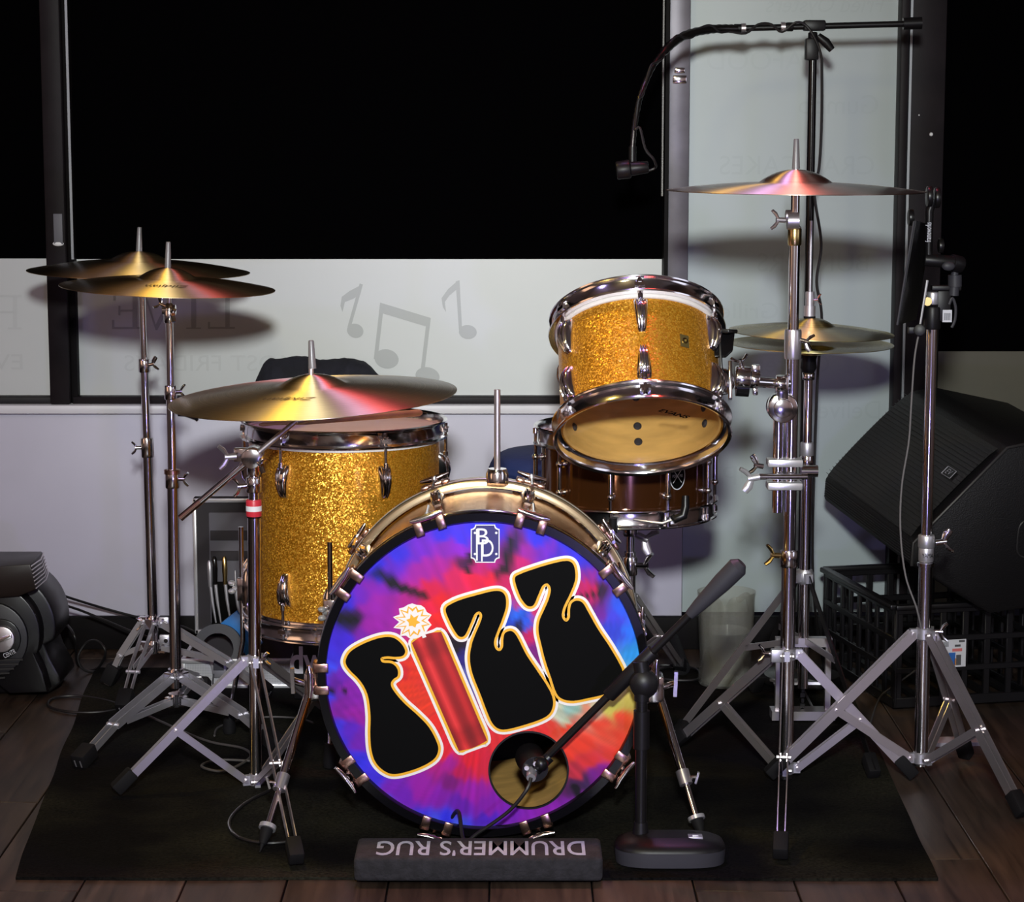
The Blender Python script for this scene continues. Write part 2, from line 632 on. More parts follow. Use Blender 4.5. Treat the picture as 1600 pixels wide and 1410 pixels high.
def rug_mat():
    m = mat('black_rug_pile', (0.010, 0.009, 0.009), 0.95, spec=0.05)
    nt = m.node_tree
    b = nt.nodes['Principled BSDF']
    tc = N(m, 'ShaderNodeTexCoord')
    n1 = N(m, 'ShaderNodeTexNoise')
    n1.inputs['Scale'].default_value = 3.2
    n1.inputs['Detail'].default_value = 6
    n2 = N(m, 'ShaderNodeTexNoise')
    n2.inputs['Scale'].default_value = 160
    n2.inputs['Detail'].default_value = 3
    for n in (n1, n2):
        nt.links.new(tc.outputs['Object'], n.inputs['Vector'])
    rp = N(m, 'ShaderNodeValToRGB')
    e = rp.color_ramp.elements
    e[0].position, e[1].position = 0.42, 0.78
    e[0].color = (0.0048, 0.0043, 0.0046, 1)
    e[1].color = (0.026, 0.025, 0.017, 1)
    nt.links.new(n1.outputs['Fac'], rp.inputs[0])
    mr = N(m, 'ShaderNodeMapRange')
    mr.inputs['From Min'].default_value = 0.3
    mr.inputs['From Max'].default_value = 0.7
    mr.inputs['To Min'].default_value = 0.5
    mr.inputs['To Max'].default_value = 1.5
    nt.links.new(n2.outputs['Fac'], mr.inputs[0])
    mul = N(m, 'ShaderNodeVectorMath', operation='SCALE')
    nt.links.new(rp.outputs[0], mul.inputs[0])
    nt.links.new(mr.outputs[0], mul.inputs['Scale'])
    nt.links.new(mul.outputs[0], b.inputs['Base Color'])
    bp = N(m, 'ShaderNodeBump')
    bp.inputs['Strength'].default_value = 0.6
    bp.inputs['Distance'].default_value = 0.003
    nt.links.new(n2.outputs['Fac'], bp.inputs['Height'])
    nt.links.new(bp.outputs[0], b.inputs['Normal'])
    return m


rug_pile = rug_mat()


def perforated(name, base, hole, scale):
    """a fine perforated or dotted sheet, too fine to build hole by hole"""
    m = mat(name, base, 0.45, 0.3)
    nt = m.node_tree
    b = nt.nodes['Principled BSDF']
    tc = N(m, 'ShaderNodeTexCoord')
    vo = N(m, 'ShaderNodeTexVoronoi')
    vo.inputs['Scale'].default_value = scale
    vo.inputs['Randomness'].default_value = 0.0
    nt.links.new(tc.outputs['Object'], vo.inputs['Vector'])
    rp = N(m, 'ShaderNodeValToRGB')
    rp.color_ramp.elements[0].position = 0.25
    rp.color_ramp.elements[1].position = 0.40
    rp.color_ramp.elements[0].color = (*hole, 1)
    rp.color_ramp.elements[1].color = (*base, 1)
    nt.links.new(vo.outputs['Distance'], rp.inputs[0])
    nt.links.new(rp.outputs[0], b.inputs['Base Color'])
    return m


case_dots = perforated('dotted_aluminium_panel', (0.55, 0.55, 0.58), (0.28, 0.28, 0.31), 260)
grille_mesh = perforated('perforated_grille', (0.022, 0.021, 0.021), (0.006, 0.006, 0.006), 170)

# ================================================================== the setting
W = 5.66
RZ = 0.007           # top of the rug
zl = lambda py: at(800, py, W).z
xw = lambda px, py=500: at(px, py, W).x

# floor: every plank its own board on a dark underlay
fb = MB()
fb.box((0, 1.0, -0.03), (9.0, 9.6, 0.04))
floor = struct(link('floor', fb.mesh('floor', smooth=False), base_black))
pw, plen = 0.178, 1.22
pm = MB()
pm.box((0, 0, -0.005), (pw - 0.003, plen - 0.003, 0.010))
plank_me = pm.mesh('plank', bev=0.0012, seg=1)
plank_me.materials.append(plank_wood)
ncol = 21
for i in range(ncol):
    x = (i - ncol // 2) * pw + 0.05
    y = 2.75 + (0.41 * i * 1.7) % plen - plen / 2
    while y - plen / 2 < W + 0.02:
        o = link('plank', plank_me, None, floor)
        e1 = min(y + plen / 2, W + 0.04)
        o.location = (x, (y - plen / 2 + e1) / 2, 0)
        o.scale = (1, (e1 - y + plen / 2) / plen, 1)
        y += plen

# walls
SILL = zl(641)
xe = xw(1066, 880)                       # end of the painted wall
mb = MB()
mb.box(((xe - 4.2) / 2, W + 0.10, SILL / 2 - 0.0), (xe + 4.2, 0.20, SILL))
wall_back = struct(link('wall_back', mb.mesh('wall_back', bev=0.003), wall_paint))
mb = MB()
mb.box(((xe - 4.2) / 2, W + 0.05, SILL + 0.004), (xe + 4.2, 0.15, 0.022))
part('window_sill', mb, sill_paint, wall_back, bev=0.004)
mb = MB()
mb.box((0, W - 0.012, 0.042), (8.4, 0.024, 0.084))
struct(link('baseboard_back', mb.mesh('baseboard_back', bev=0.004), base_black))
for nm, c, s_, mt_ in (('wall_left', (-4.25, 0.6, 1.5), (0.1, 10.4, 3.1), dark_room), ('wall_right', (4.25, 0.6, 1.5), (0.1, 10.4, 3.1), dark_room),
                       ('wall_rear', (0, -4.3, 1.5), (8.6, 0.1, 3.1), dark_room), ('ceiling', (0, 0.75, 3.03), (8.6, 10.2, 0.06), dark_room)):
    mb = MB()
    mb.box(c, s_)
    struct(link(nm, mb.mesh(nm, smooth=False), mt_))

ZT = 3.0
GL = W + 0.045                           # glass plane, set back behind the frames
gz = lambda py: at(800, py, GL).z
gx = lambda px, py=500: at(px, py, GL).x
F0 = SILL + 0.016


def gpt(px, py, d=0.0):
    return at(px, py, GL - d)


def pane_box(name, x0, x1, z0, z1, y, t, mt_, parent):
    m_ = MB()
    m_.box(((x0 + x1) / 2, y, (z0 + z1) / 2), (x1 - x0, t, z1 - z0))
    return part(name, m_, mt_, parent, smooth=False)


def wquad(m_, x0, y0, x1, y1):
    e = 0.0062 + .0002 * len(m_.f)
    m_.poly([gpt(x0, y0, e), gpt(x1, y0, e), gpt(x1, y1, e), gpt(x0, y1, e)])


def win_text(body, px, py, hpx, wpx, mt_, parent, shear=0.0):
    c = gpt(px, py, 0.0065)
    me = text_mesh(body, hpx / 620.0 * 1.38, mt_, mirror=True, shear=shear, width=wpx / 612.0)
    return text_part('lettering', me, parent, mat4((1, 0, 0), (0, 0, 1), (0, -1, 0), c))


# window_1: left, only its right end in the picture
w1 = struct(empty('window_1'))
pane_box('glass_pane', -4.2, gx(84), gz(404), ZT, GL, 0.006, night_glass, w1)
f1 = pane_box('frosted_film', -4.2, gx(84), F0, gz(404), GL, 0.010, film, w1)
m_ = MB()
for q in ((20, 462, 27, 515), (12, 512, 34, 515), (12, 461, 34, 464), (-8, 486, 20, 489), (-14, 461, 12, 464)):
    wquad(m_, *q)
part('lettering', m_, film_faint, f1)
win_text('EV', 12, 567, 25, 46, film_faint, f1)
# window_2: the big middle window
w2 = struct(empty('window_2'))
pane_box('glass_pane', gx(112), gx(1040), gz(405), ZT, GL, 0.006, night_glass, w2)
f2 = pane_box('frosted_film', gx(112), gx(1040), F0, gz(405), GL, 0.010, film, w2)
for letter in ([(352, 455, 359, 514), (327, 511, 367, 514), (325, 503, 328, 514), (346, 455, 365, 457)],
               [(299, 455, 306, 514), (291, 512, 314, 514), (291, 455, 314, 457)],
               [(207, 457, 214, 514), (176, 511, 220, 514), (175, 500, 178, 514), (187, 484, 207, 487), (185, 478, 188, 493), (178, 457, 220, 460), (177, 457, 180, 470)]):
    m_ = MB()
    for q in letter:
        wquad(m_, *q)
    part('lettering', m_, film_letter, f2)
m_ = MB()
for q in ([(224, 457), (227, 457), (246, 516), (243, 516)], [(268, 457), (275, 457), (246, 516), (242, 510)], [(217, 455), (236, 455), (236, 457), (217, 457)], [(262, 455), (282, 455), (282, 457), (262, 457)]):
    m_.poly([gpt(x, y, 0.0062 + .0002 * len(m_.f)) for x, y in q])
part('lettering', m_, film_letter, f2)
win_text('MOST FRIDAYS', 330, 569, 26, 268, film_faint, f2)


def note(name, polys, ells):
    m_ = MB()
    for p in polys:
        m_.poly([gpt(x, y, 0.0062 + .0003 * len(m_.f)) for x, y in p])
    for cx, cy, a, b, t in ells:
        m_.poly([gpt(cx + a * math.cos(k * PI / 12) * math.cos(t) - b * math.sin(k * PI / 12) * math.sin(t),
                     cy + a * math.cos(k * PI / 12) * math.sin(t) + b * math.sin(k * PI / 12) * math.cos(t), 0.0072) for k in range(24)])
    return part(name, m_, film_letter, f2)


note('music_note', [[(562, 443), (567, 445), (548, 512), (543, 511)],
                    [(567, 444), (563, 460), (552, 467), (539, 472), (535, 488), (532, 478), (534, 464), (546, 455)]], [(555, 517, 13, 11, 0.3)])
note('music_note', [[(594, 473), (673, 497), (671, 512), (592, 488)], [(594, 473), (600, 475), (590, 562), (584, 561)], [(667, 497), (673, 498), (662, 590), (656, 589)]],
     [(604, 561, 19, 15, 0.2), (668, 588, 19, 14, 0.2)])
note('music_note', [[(712, 440), (718, 438), (722, 515), (717, 516)],
                    [(716, 438), (714, 452), (702, 462), (695, 472), (697, 488), (692, 480), (690, 466), (700, 452)]], [(731, 519, 14, 11, 0.1)])
# window_3: the tall frosted panel
w3 = struct(empty('window_3'))
f3 = pane_box('frosted_pane', gx(1068, 700), gx(1412, 500), 0.084, ZT, GL, 0.012, film_tall, w3)
for body, px, py, h, w, sh in (('Fried Oysters', 1290, 8, 26, 180, -0.3), ('SEAFOOD', 1200, 96, 30, 185, 0), ('Gumbo', 1310, 165, 30, 120, 0), ('CRAB CAKES', 1245, 260, 30, 235, 0),
                               ('BURGERS', 1270, 412, 30, 170, 0), ('Grilled', 1160, 487, 26, 110, 0), ('Oysters', 1230, 570, 30, 130, 0), ('Delivery', 1310, 642, 30, 130, 0), ('Soup', 1180, 735, 32, 100, 0)):
    win_text(body, px, py, h, w, film_faint_tall, f3, sh)
# window_4: dark glass at the right end
w4 = struct(empty('window_4'))
pane_box('glass_pane', gx(1470), 4.2, gz(552), ZT, GL + 0.05, 0.006, night_glass, w4)
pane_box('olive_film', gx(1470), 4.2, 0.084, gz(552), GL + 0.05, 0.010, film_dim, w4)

# frames
m_ = MB()
for a, b in (((76, 300), (101, 300)),):
    m_.box(((xw(77, 520) + xw(108, 520)) / 2, W + 0.035, (F0 + ZT) / 2), (xw(108, 520) - xw(77, 520), 0.10, ZT - F0))
t1 = struct(link('trim_1', m_.mesh('trim_1', bev=0.004), bronze_frame))
m_ = MB()
m_.box((xw(113, 520), W + 0.045, (F0 + ZT) / 2), (0.016, 0.07, ZT - F0))
part('glazing_bead', m_, base_black, t1, bev=0.002)
m_ = MB()
m_.box((xw(110, 300), W + 0.02, (gz(404) + ZT) / 2), (0.006, 0.03, ZT - gz(404)))
part('bright_edge_strip', m_, alu_bright, t1)
m_ = MB()
p = at(91, 358, W - 0.017)
m_.box(p, (0.022, 0.006, 0.075))
part('tape_patch', m_, mat('grey_tape', (0.12, 0.12, 0.14), 0.6), t1, bev=0.001)
m_ = MB()
m_.ball(at(91, 381, W - 0.017), 0.014, 10, 6, (1, 0.3, 0.45))
part('paint_smear', m_, white_print, t1)
m_ = MB()
m_.box(((xw(1036) + xw(1073)) / 2, W + 0.03, (F0 + ZT) / 2), (xw(1073) - xw(1036), 0.11, ZT - F0))
t2 = struct(link('trim_2', m_.mesh('trim_2', bev=0.004), alu_frame))
m_ = MB()
m_.box((xw(1038), W + 0.0, (F0 + ZT) / 2), (0.010, 0.08, ZT - F0))
part('glazing_bead', m_, base_black, t2)
for i, (py, hh) in enumerate(((110, 0.014), (124, 0.02))):
    m_ = MB()
    m_.box(at(1062, py, W - 0.028), (0.034 - 0.008 * (1 - i), 0.012, hh))
    part('chrome_latch', m_, chrome, t2, bev=0.003)
m_ = MB()
m_.box(((xw(1402, 300) + xw(1412, 300)) / 2, W + 0.03, (0.084 + ZT) / 2), (0.020, 0.09, ZT - 0.084))
m_.box((xw(1440, 300), W + 0.06, (0.084 + ZT) / 2), (0.11, 0.09, ZT - 0.084))
t3 = struct(link('trim_3', m_.mesh('trim_3', bev=0.003), bronze_frame))
m_ = MB()
m_.box((xw(1418, 300), W + 0.008, (0.084 + ZT) / 2), (0.006, 0.02, ZT - 0.084))
part('bright_edge_strip', m_, alu_bright, t3)
for px, py in ((1455, 210), (1436, 180)):
    m_ = MB()
    m_.ball(at(px, py, W + 0.012), 0.005 if px > 1440 else 0.002, 8, 5)
    part('screw_head', m_, white_print, t3)
for nm, x0, x1 in (('trim_4', -4.2, xw(77, 520)), ('trim_5', xw(112, 600), xw(1036)),):
    m_ = MB()
    m_.box(((x0 + x1) / 2, W + 0.035, F0 + 0.006), (x1 - x0, 0.06, 0.022))
    struct(link(nm, m_.mesh(nm, bev=0.003), bronze_frame))
# pull chain hanging beside the middle window
ch = MB()
ztop, zbot = 1.75, at(1034, 305, W - 0.03).z
nb = 150
for i in range(nb):
    z = ztop + (zbot - ztop) * i / (nb - 1)
    ch.ball((xw(1034, 200) , W - 0.035, z), 0.0036, 6, 4, (1, 1, 1.15))
o = single('blind_pull_chain', ch, chain_metal, 'beaded metal pull chain hanging in front of the window frame', 'chain', (xw(1034, 200), W - 0.035, zbot))
o['kind'] = 'stuff'

# ================================================================== rug
def rug_pts(n=60, m=50):
    A, B = fl(22, 1376), fl(1466, 1377)
    Cq, D = V((0.80, 5.42, 0)), V((-1.02, 5.42, 0))
    rows = []
    for i in range(m + 1):
        t = i / m
        row = []
        for j in range(n + 1):
            s = j / n
            p = (A * (1 - s) + B * s) * (1 - t) + (D * (1 - s) + Cq * s) * t
            e = 0.006 * noise.noise(V((p.x * 4, p.y * 4, 3.0)))
            if j in (0, n):
                p.x += e
            if i in (0, m):
                p.y += e
            p.z = RZ - 0.0015 + 0.0015 * noise.noise(V((p.x * 9, p.y * 9, 0)))
            row.append(p)
        rows.append(row)
    return rows


rows = rug_pts()
mb = MB()
mb.grid(rows)
edge = rows[0] + [r[-1] for r in rows[1:]] + rows[-1][::-1][1:] + [r[0] for r in rows[::-1][1:-1]]
n = len(edge)
mb.add(edge + [V((p.x, p.y, 0.0003)) for p in edge], [(i, (i + 1) % n, n + (i + 1) % n, n + i) for i in range(n)])
single('drum_rug', mb, rug_pile, 'black drum rug spread under the whole kit', 'rug')


# ================================================================== drum hardware
def lug_mesh(name, k=1.0):
    mb = MB()
    prof = [(-.036, .013, .003), (-.032, .017, .010), (-.018, .021, .0185), (0.0, .025, .0225), (.016, .028, .0205), (.027, .029, .015), (.033, .028, .008), (.035, .026, .002)]
    rows = []
    for z, w, d in prof:
        rows.append([V((x * w * k, y * d * k, z * k)) for x, y in ((-.5, -.05), (-.5, .55), (-.36, .88), (-.12, 1), (.12, 1), (.36, .88), (.5, .55), (.5, -.05))])
    mb.grid(rows)
    mb.add(rows[0], [tuple(range(8))])
    mb.add(rows[-1], [tuple(range(8))])
    for s in (-.27, 0, .27):
        mb.tube([V((s * w * k, (d * (1.02 - 0.5 * s * s)) * k, z * k)) for z, w, d in prof[1:-1]], [.0012, .0019, .0023, .0024, .0023, .0012], 6)
    mb.cyl((0, .0135 * k, .030 * k), (0, .0135 * k, .040 * k), .0055 * k, n=10)
    me = mb.mesh(name, ang=1.0)
    me.materials.append(chrome)
    return me


LUG = lug_mesh('beaked_lug')


def rod_mesh(name, length, r=0.0033, ear=True):
    mb = MB()
    mb.cyl((0, 0, 0), (0, 0, length), r, n=8)
    mb.cyl((0, 0, length), (0, 0, length + 0.004), 0.0075, n=10)
    mb.cyl((0, 0, length + 0.004), (0, 0, length + 0.011), 0.0042, n=4)
    if ear:
        mb.box((0, -0.005, length - 0.004), (0.020, 0.022, 0.008))
    me = mb.mesh(name)
    me.materials.append(chrome)
    return me


def ring_place(o, ang, rad, z, flip=False):
    """put o on a drum's side: local y outwards, z along the axis (or against it)"""
    rd = V((math.cos(ang), math.sin(ang), 0))
    zz = V((0, 0, -1 if flip else 1))
    xx = rd.cross(zz)
    o.matrix_local = mat4(xx, rd, zz, rd * rad + V((0, 0, z)))


def hoop_mb(Rs, z, s=1, h=0.018):
    """triple flanged hoop around bearing edge z, s=+1 top, -1 bottom"""
    mb = MB()
    pr = [(Rs + .0055, -.016), (Rs + .0175, -.0165), (Rs + .0185, -.014), (Rs + .0175, -.0115), (Rs + .0085, -.010), (Rs + .0085, h - .008), (Rs + .011, h - .003), (Rs + .0155, h - .0015),
          (Rs + .0165, h + .001), (Rs + .014, h + .003), (Rs + .008, h), (Rs + .0055, h - .006)]
    mb.lathe([(r, z + s * q) for r, q in pr], 72, closed=True)
    return mb


def drum_body(root, Rs, depth, outer, inner, top_head, bot_head, nlug, a0, lugz, hoop_h=0.018, bottom_lugs=True, top_hoop=True):
    mb = MB()
    mb.lathe([(Rs - .004, 0.0), (Rs, 0.0015), (Rs, depth - 0.0015), (Rs - .004, depth)], 96)
    part('shell', mb, outer, root)
    mb = MB()
    mb.lathe([(Rs - .004, depth), (Rs - .008, depth - 0.003), (Rs - .008, 0.003), (Rs - .004, 0.0)], 72)
    part('inner_shell', mb, inner, root)
    hd = []
    for nm, z, s, mt_ in (('top_head', depth, 1, top_head), ('bottom_head', 0.0, -1, bot_head)):
        mb = MB()
        mb.lathe([(0, z + s * .0025), (Rs * .5, z + s * .0025), (Rs - .006, z + s * .0025), (Rs + .001, z + s * .001)], 64)
        h = part(nm, mb, mt_, root)
        mb = MB()
        mb.lathe([(Rs + .001, z + s * .001), (Rs + .0035, z - s * .003), (Rs + .0038, z - s * .024), (Rs + .0005, z - s * .0245)], 64)
        part('head_collar', mb, drum_white if s > 0 else chrome, h)
        hd.append(h)
    part('top_hoop', hoop_mb(Rs, depth, 1, hoop_h), chrome, root)
    part('bottom_hoop', hoop_mb(Rs, 0.0, -1, hoop_h), chrome, root)
    rl = lugz - 0.036
    rme = rod_mesh('tension_rod', rl + 0.002)
    for i in range(nlug):
        a = a0 + 2 * PI * i / nlug
        for fl_ in ((False, True) if bottom_lugs else (False,)):
            o = link('lug', LUG, None, root)
            ring_place(o, a, Rs - .0005, lugz if fl_ else depth - lugz, fl_)
            o = link('tension_rod', rme, None, root)
            ring_place(o, a, Rs + .0132, rl if fl_ else depth - rl, fl_)
    return hd


def badge(root, ang, Rs, z, mt_):
    mb = MB()
    mb.box((0, .001, 0), (.019, .002, .026))
    b = part('badge', mb, mt_, root, label='small olive metal maker\'s badge')
    ring_place(b, ang, Rs, z)
    m2 = MB()
    m2.lathe([(.0035, 0), (.0035, .004), (.0062, .004), (.0062, 0)], 16, Matrix.Rotation(-PI / 2, 4, 'X'))
    part('vent_grommet', m2, gold_brass, b)


badge_olive = mat('olive_badge', (0.16, 0.12, 0.04), 0.4, 0.5)

# ================================================================== bass drum
BX = at(755, 1058, 4.06)
BL, BR = 0.390, 0.283
HF = BL / 2 + 0.022
bass = thing('bass_drum', 'large gold bass drum with tie-dye head and fat black letters', 'drum', (BX.x, 4.06 + HF, BX.z), (PI / 2, 0, 0))
mb = MB()
mb.lathe([(BR - .004, -BL / 2), (BR, -BL / 2 + .0015), (BR, BL / 2 - .0015), (BR - .004, BL / 2)], 128)
part('shell', mb, bass_wrap, bass)
mb = MB()
mb.lathe([(BR - .004, BL / 2), (BR - .008, BL / 2 - .003), (BR - .008, -BL / 2 + .003), (BR - .004, -BL / 2)], 96)
part('inner_shell', mb, wood_inner, bass)
mb = MB()
mb.lathe([(0, -BL / 2 - .004), (BR, -BL / 2 - .004), (BR, -BL / 2 - .002), (0, -BL / 2 - .002)], 64)
part('rear_head', mb, black_print, bass)
hoop_black = mat('black_lacquer_hoop', (0.003, 0.0028, 0.004), 0.2, spec=0.35)
hoop_silver = mat('silver_gold_hoop', (0.66, 0.52, 0.34), 0.22, 0.9)
for nm, s, mt_ in (('front_hoop', 1, hoop_black), ('rear_hoop', -1, hoop_silver)):
    z0, z1 = BL / 2 - .020, BL / 2 + .022
    mb = MB()
    mb.lathe([(BR + .005, s * z0), (BR + .0155, s * z0), (BR + .0205, s * (z0 + .003)), (BR + .022, s * (z0 + .010)), (BR + .022, s * (z1 - .006)), (BR + .0205, s * z1), (BR + .006, s * z1), (BR + .005, s * (z1 - .002))], 128, closed=True)
    h = part(nm, mb, mt_, bass)
    mb = MB()
    if s > 0:
        mb.lathe([(BR + .0222, z0 + .011), (BR + .0232, z0 + .0125), (BR + .0232, z0 + .0195), (BR + .0222, z0 + .021)], 128)
    else:
        mb.lathe([(BR + .0220, -z0 - .004), (BR + .0236, -z0 - .006), (BR + .0236, -z0 - .013), (BR + .0222, -z0 - .015)], 128)
    part('hoop_inlay', mb, chrome if s > 0 else mat('pale_hoop_stripe', (0.80, 0.76, 0.70), 0.25, 0.6), h)

# front head with its port hole, printed tie-dye as a colour attribute
HZ = BL / 2 + 0.004


def hl(px, py, dz=0.0):
    p = at(px, py, bass.location.y - HZ)
    return V((p.x - bass.location.x, p.z - bass.location.z, HZ + dz))


def hc(cx, cy, dz=0.0):
    return hl(480 + cx / 2.312, 780 + cy / 2.312, dz)


CT = [  # dye colours read off the head: crop x, crop y, r, g, b
    (640, 105, 40, 40, 235), (500, 140, 50, 38, 225), (820, 120, 45, 40, 225), (930, 150, 40, 40, 230), (1010, 200, 45, 40, 225), (1080, 290, 35, 40, 215), (1060, 260, 50, 30, 190),
    (1140, 390, 35, 85, 235), (1170, 470, 30, 110, 240), (1200, 560, 40, 150, 240), (1205, 620, 70, 170, 235), (1210, 670, 235, 215, 140), (1180, 735, 210, 190, 90),
    (1090, 470, 40, 60, 200), (1110, 420, 60, 60, 215), (1060, 400, 110, 20, 150), (1000, 300, 130, 20, 150), (1010, 345, 200, 0, 80), (985, 310, 190, 10, 90), (1040, 350, 30, 5, 40),
    (400, 190, 110, 25, 195), (330, 200, 50, 35, 215), (250, 230, 45, 35, 220), (300, 240, 90, 25, 190), (250, 330, 130, 20, 175), (420, 250, 160, 20, 160), (480, 250, 170, 18, 150),
    (500, 190, 130, 22, 180), (560, 180, 130, 20, 190), (580, 250, 60, 5, 60), (540, 290, 215, 20, 90), (600, 290, 225, 15, 60), (660, 280, 232, 18, 50), (690, 210, 170, 15, 130), (740, 180, 60, 15, 90),
    (715, 250, 60, 5, 30), (730, 210, 45, 8, 60), (780, 190, 150, 20, 160), (850, 190, 110, 25, 190), (770, 230, 200, 15, 110), (900, 200, 70, 30, 205), (560, 130, 60, 40, 220), (620, 250, 190, 15, 110),
    (450, 330, 215, 15, 70), (480, 370, 235, 25, 35), (440, 400, 220, 18, 60), (360, 370, 170, 18, 130), (300, 400, 150, 20, 160), (230, 400, 150, 20, 170), (200, 350, 110, 25, 190), (150, 370, 55, 38, 220),
    (140, 430, 15, 5, 30), (180, 440, 20, 5, 40), (110, 420, 60, 30, 200), (240, 460, 150, 18, 160), (200, 500, 120, 20, 170), (120, 500, 60, 30, 205), (90, 560, 60, 45, 220), (60, 600, 60, 70, 235),
    (130, 620, 110, 25, 185), (110, 680, 90, 20, 150), (160, 700, 130, 22, 165), (70, 700, 55, 55, 230), (130, 760, 120, 18, 150), (180, 800, 150, 20, 160), (90, 820, 60, 50, 225), (140, 850, 90, 30, 195),
    (190, 880, 110, 25, 175), (120, 920, 50, 45, 220), (180, 950, 50, 45, 225), (160, 990, 70, 80, 235), (220, 1000, 60, 40, 215), (210, 1050, 45, 60, 230), (300, 1050, 120, 25, 185), (280, 1110, 70, 70, 235),
    (350, 1080, 110, 25, 180), (400, 1150, 60, 45, 215), (440, 1180, 70, 80, 240), (500, 1190, 45, 45, 225), (560, 1200, 70, 90, 240), (600, 1210, 50, 50, 225), (470, 1080, 130, 22, 170), (420, 1040, 150, 22, 165),
    (520, 1020, 120, 15, 120), (560, 980, 190, 15, 80), (520, 950, 160, 20, 140), (600, 940, 225, 25, 45), (640, 960, 215, 30, 60), (600, 1060, 150, 20, 165), (560, 1120, 100, 22, 170), (650, 1120, 130, 22, 170),
    (640, 1180, 80, 30, 195), (720, 1160, 120, 25, 185), (800, 1170, 135, 25, 180), (880, 1150, 140, 25, 175), (950, 1120, 125, 22, 165), (1000, 1080, 130, 22, 160), (960, 1050, 60, 20, 70), (990, 1040, 55, 25, 75),
    (1040, 1030, 110, 20, 130), (1090, 990, 130, 22, 140), (960, 990, 190, 40, 60), (1020, 960, 215, 45, 45), (1100, 930, 222, 55, 40), (1150, 880, 232, 62, 30), (1160, 800, 232, 70, 35), (1080, 820, 235, 70, 40),
    (1000, 880, 235, 58, 30), (950, 920, 232, 55, 30), (960, 830, 232, 60, 28), (900, 830, 225, 60, 40), (850, 840, 225, 45, 40), (760, 850, 225, 45, 35), (700, 880, 222, 40, 45), (910, 770, 200, 205, 170), (930, 790, 190, 200, 175),
    (1030, 770, 225, 140, 110), (1060, 760, 215, 200, 160), (960, 760, 150, 190, 180), (1120, 760, 200, 190, 80), (380, 620, 225, 50, 25), (360, 680, 230, 55, 25), (410, 740, 228, 55, 28), (340, 640, 205, 30, 40),
    (470, 820, 230, 40, 30), (500, 900, 225, 30, 45), (760, 420, 25, 95, 225), (780, 440, 30, 80, 215), (730, 450, 25, 60, 190), (760, 470, 15, 15, 60), (800, 500, 200, 15, 90), (820, 540, 120, 15, 120), (800, 380, 205, 25, 60),
    (545, 540, 20, 5, 10), (560, 580, 40, 30, 120), (530, 420, 230, 30, 30), (470, 430, 235, 30, 25), (570, 640, 90, 90, 160), (730, 330, 205, 18, 90),
]
BLK = [((250, 262), (330, 318), 17), ((330, 318), (425, 352), 11), ((110, 438), (180, 436), 11), ((735, 150), (715, 260), 11), ((582, 200), (585, 262), 7), ((300, 300), (350, 330), 12), ((960, 360), (1060, 340), 6), ((70, 690), (140, 700), 6), ((960, 1040), (1000, 1090), 9)]
CPTS = [(hc(x, y), srgb(r, g, b)) for x, y, r, g, b in CT]
CP2 = [(p.x, p.y, c) for p, c in CPTS]
BL2 = [(hc(*a), hc(*b), w / 2.312 / 846.0) for a, b, w in BLK]
DC = hc(640, 640)


def dye(x, y):
    ang = math.atan2(y - DC.y, x - DC.x)
    rad = math.hypot(x - DC.x, y - DC.y)
    k = 0.020 * noise.noise(V((math.cos(ang) * 7, math.sin(ang) * 7, rad * 5))) + 0.012 * noise.noise(V((math.cos(ang) * 19, math.sin(ang) * 19, rad * 9 + 4)))
    r2 = rad + k * (0.4 + rad * 3.5)
    a2 = ang + 0.05 * noise.noise(V((x * 14, y * 14, 8)))
    qx, qy = DC.x + r2 * math.cos(a2), DC.y + r2 * math.sin(a2)
    sw, c = 0.0, [0.0, 0.0, 0.0]
    for px, py, col in CP2:
        w = 1.0 / ((qx - px) ** 2 + (qy - py) ** 2 + 1e-5) ** 2.2
        sw += w
        c[0] += w * col[0]
        c[1] += w * col[1]
        c[2] += w * col[2]
    c = [q / sw for q in c]
    P = V((x + 0.006 * noise.noise(V((x * 40, y * 40, 1))), y + 0.006 * noise.noise(V((x * 40, y * 40, 5))), 0))
    for a, b, w in BL2:
        d = b - a
        d.z = 0
        t = max(0, min(1, (P - V((a.x, a.y, 0))).dot(d) / d.length_squared))
        q = (P - (V((a.x, a.y, 0)) + d * t)).length
        f = max(0.0, min(1.0, 1.6 - q / w))
        c = [e * (1 - 0.93 * f) for e in c]
    g = 1.0 + 0.28 * noise.noise(V((math.cos(ang) * 26, math.sin(ang) * 26, rad * 4 + 11)))
    return [max(0, e * g) for e in c]


hole_c, hole_r = hl(826, 1204), 0.0725
RO = BR + 0.0065
nt_, nr_ = 240, 84
vs, fs, cols = [], [], []
for i in range(nr_ + 1):
    t = i / nr_
    for j in range(nt_):
        a = 2 * PI * j / nt_
        d = V((math.cos(a), math.sin(a), 0))
        c0 = V((hole_c.x, hole_c.y, 0))
        b_ = c0.dot(d)
        L_ = -b_ + math.sqrt(b_ * b_ - c0.length_squared + RO * RO)
        p = c0 + d * (hole_r + (L_ - hole_r) * t)
        vs.append((p.x, p.y, HZ))
for i in range(nr_):
    for j in range(nt_):
        j2 = (j + 1) % nt_
        fs.append((i * nt_ + j, i * nt_ + j2, (i + 1) * nt_ + j2, (i + 1) * nt_ + j))
me = bpy.data.meshes.new('front_head')
me.from_pydata(vs, [], fs)
ca = me.color_attributes.new('dye', 'FLOAT_COLOR', 'POINT')
flat = []
for v in vs:
    flat += dye(v[0], v[1]) + [1.0]
ca.data.foreach_set('color', flat)
dye_mat = mat('tie_dye_print', (0.5, 0.1, 0.5), 0.42, spec=0.35)
at_ = N(dye_mat, 'ShaderNodeAttribute', attribute_name='dye')
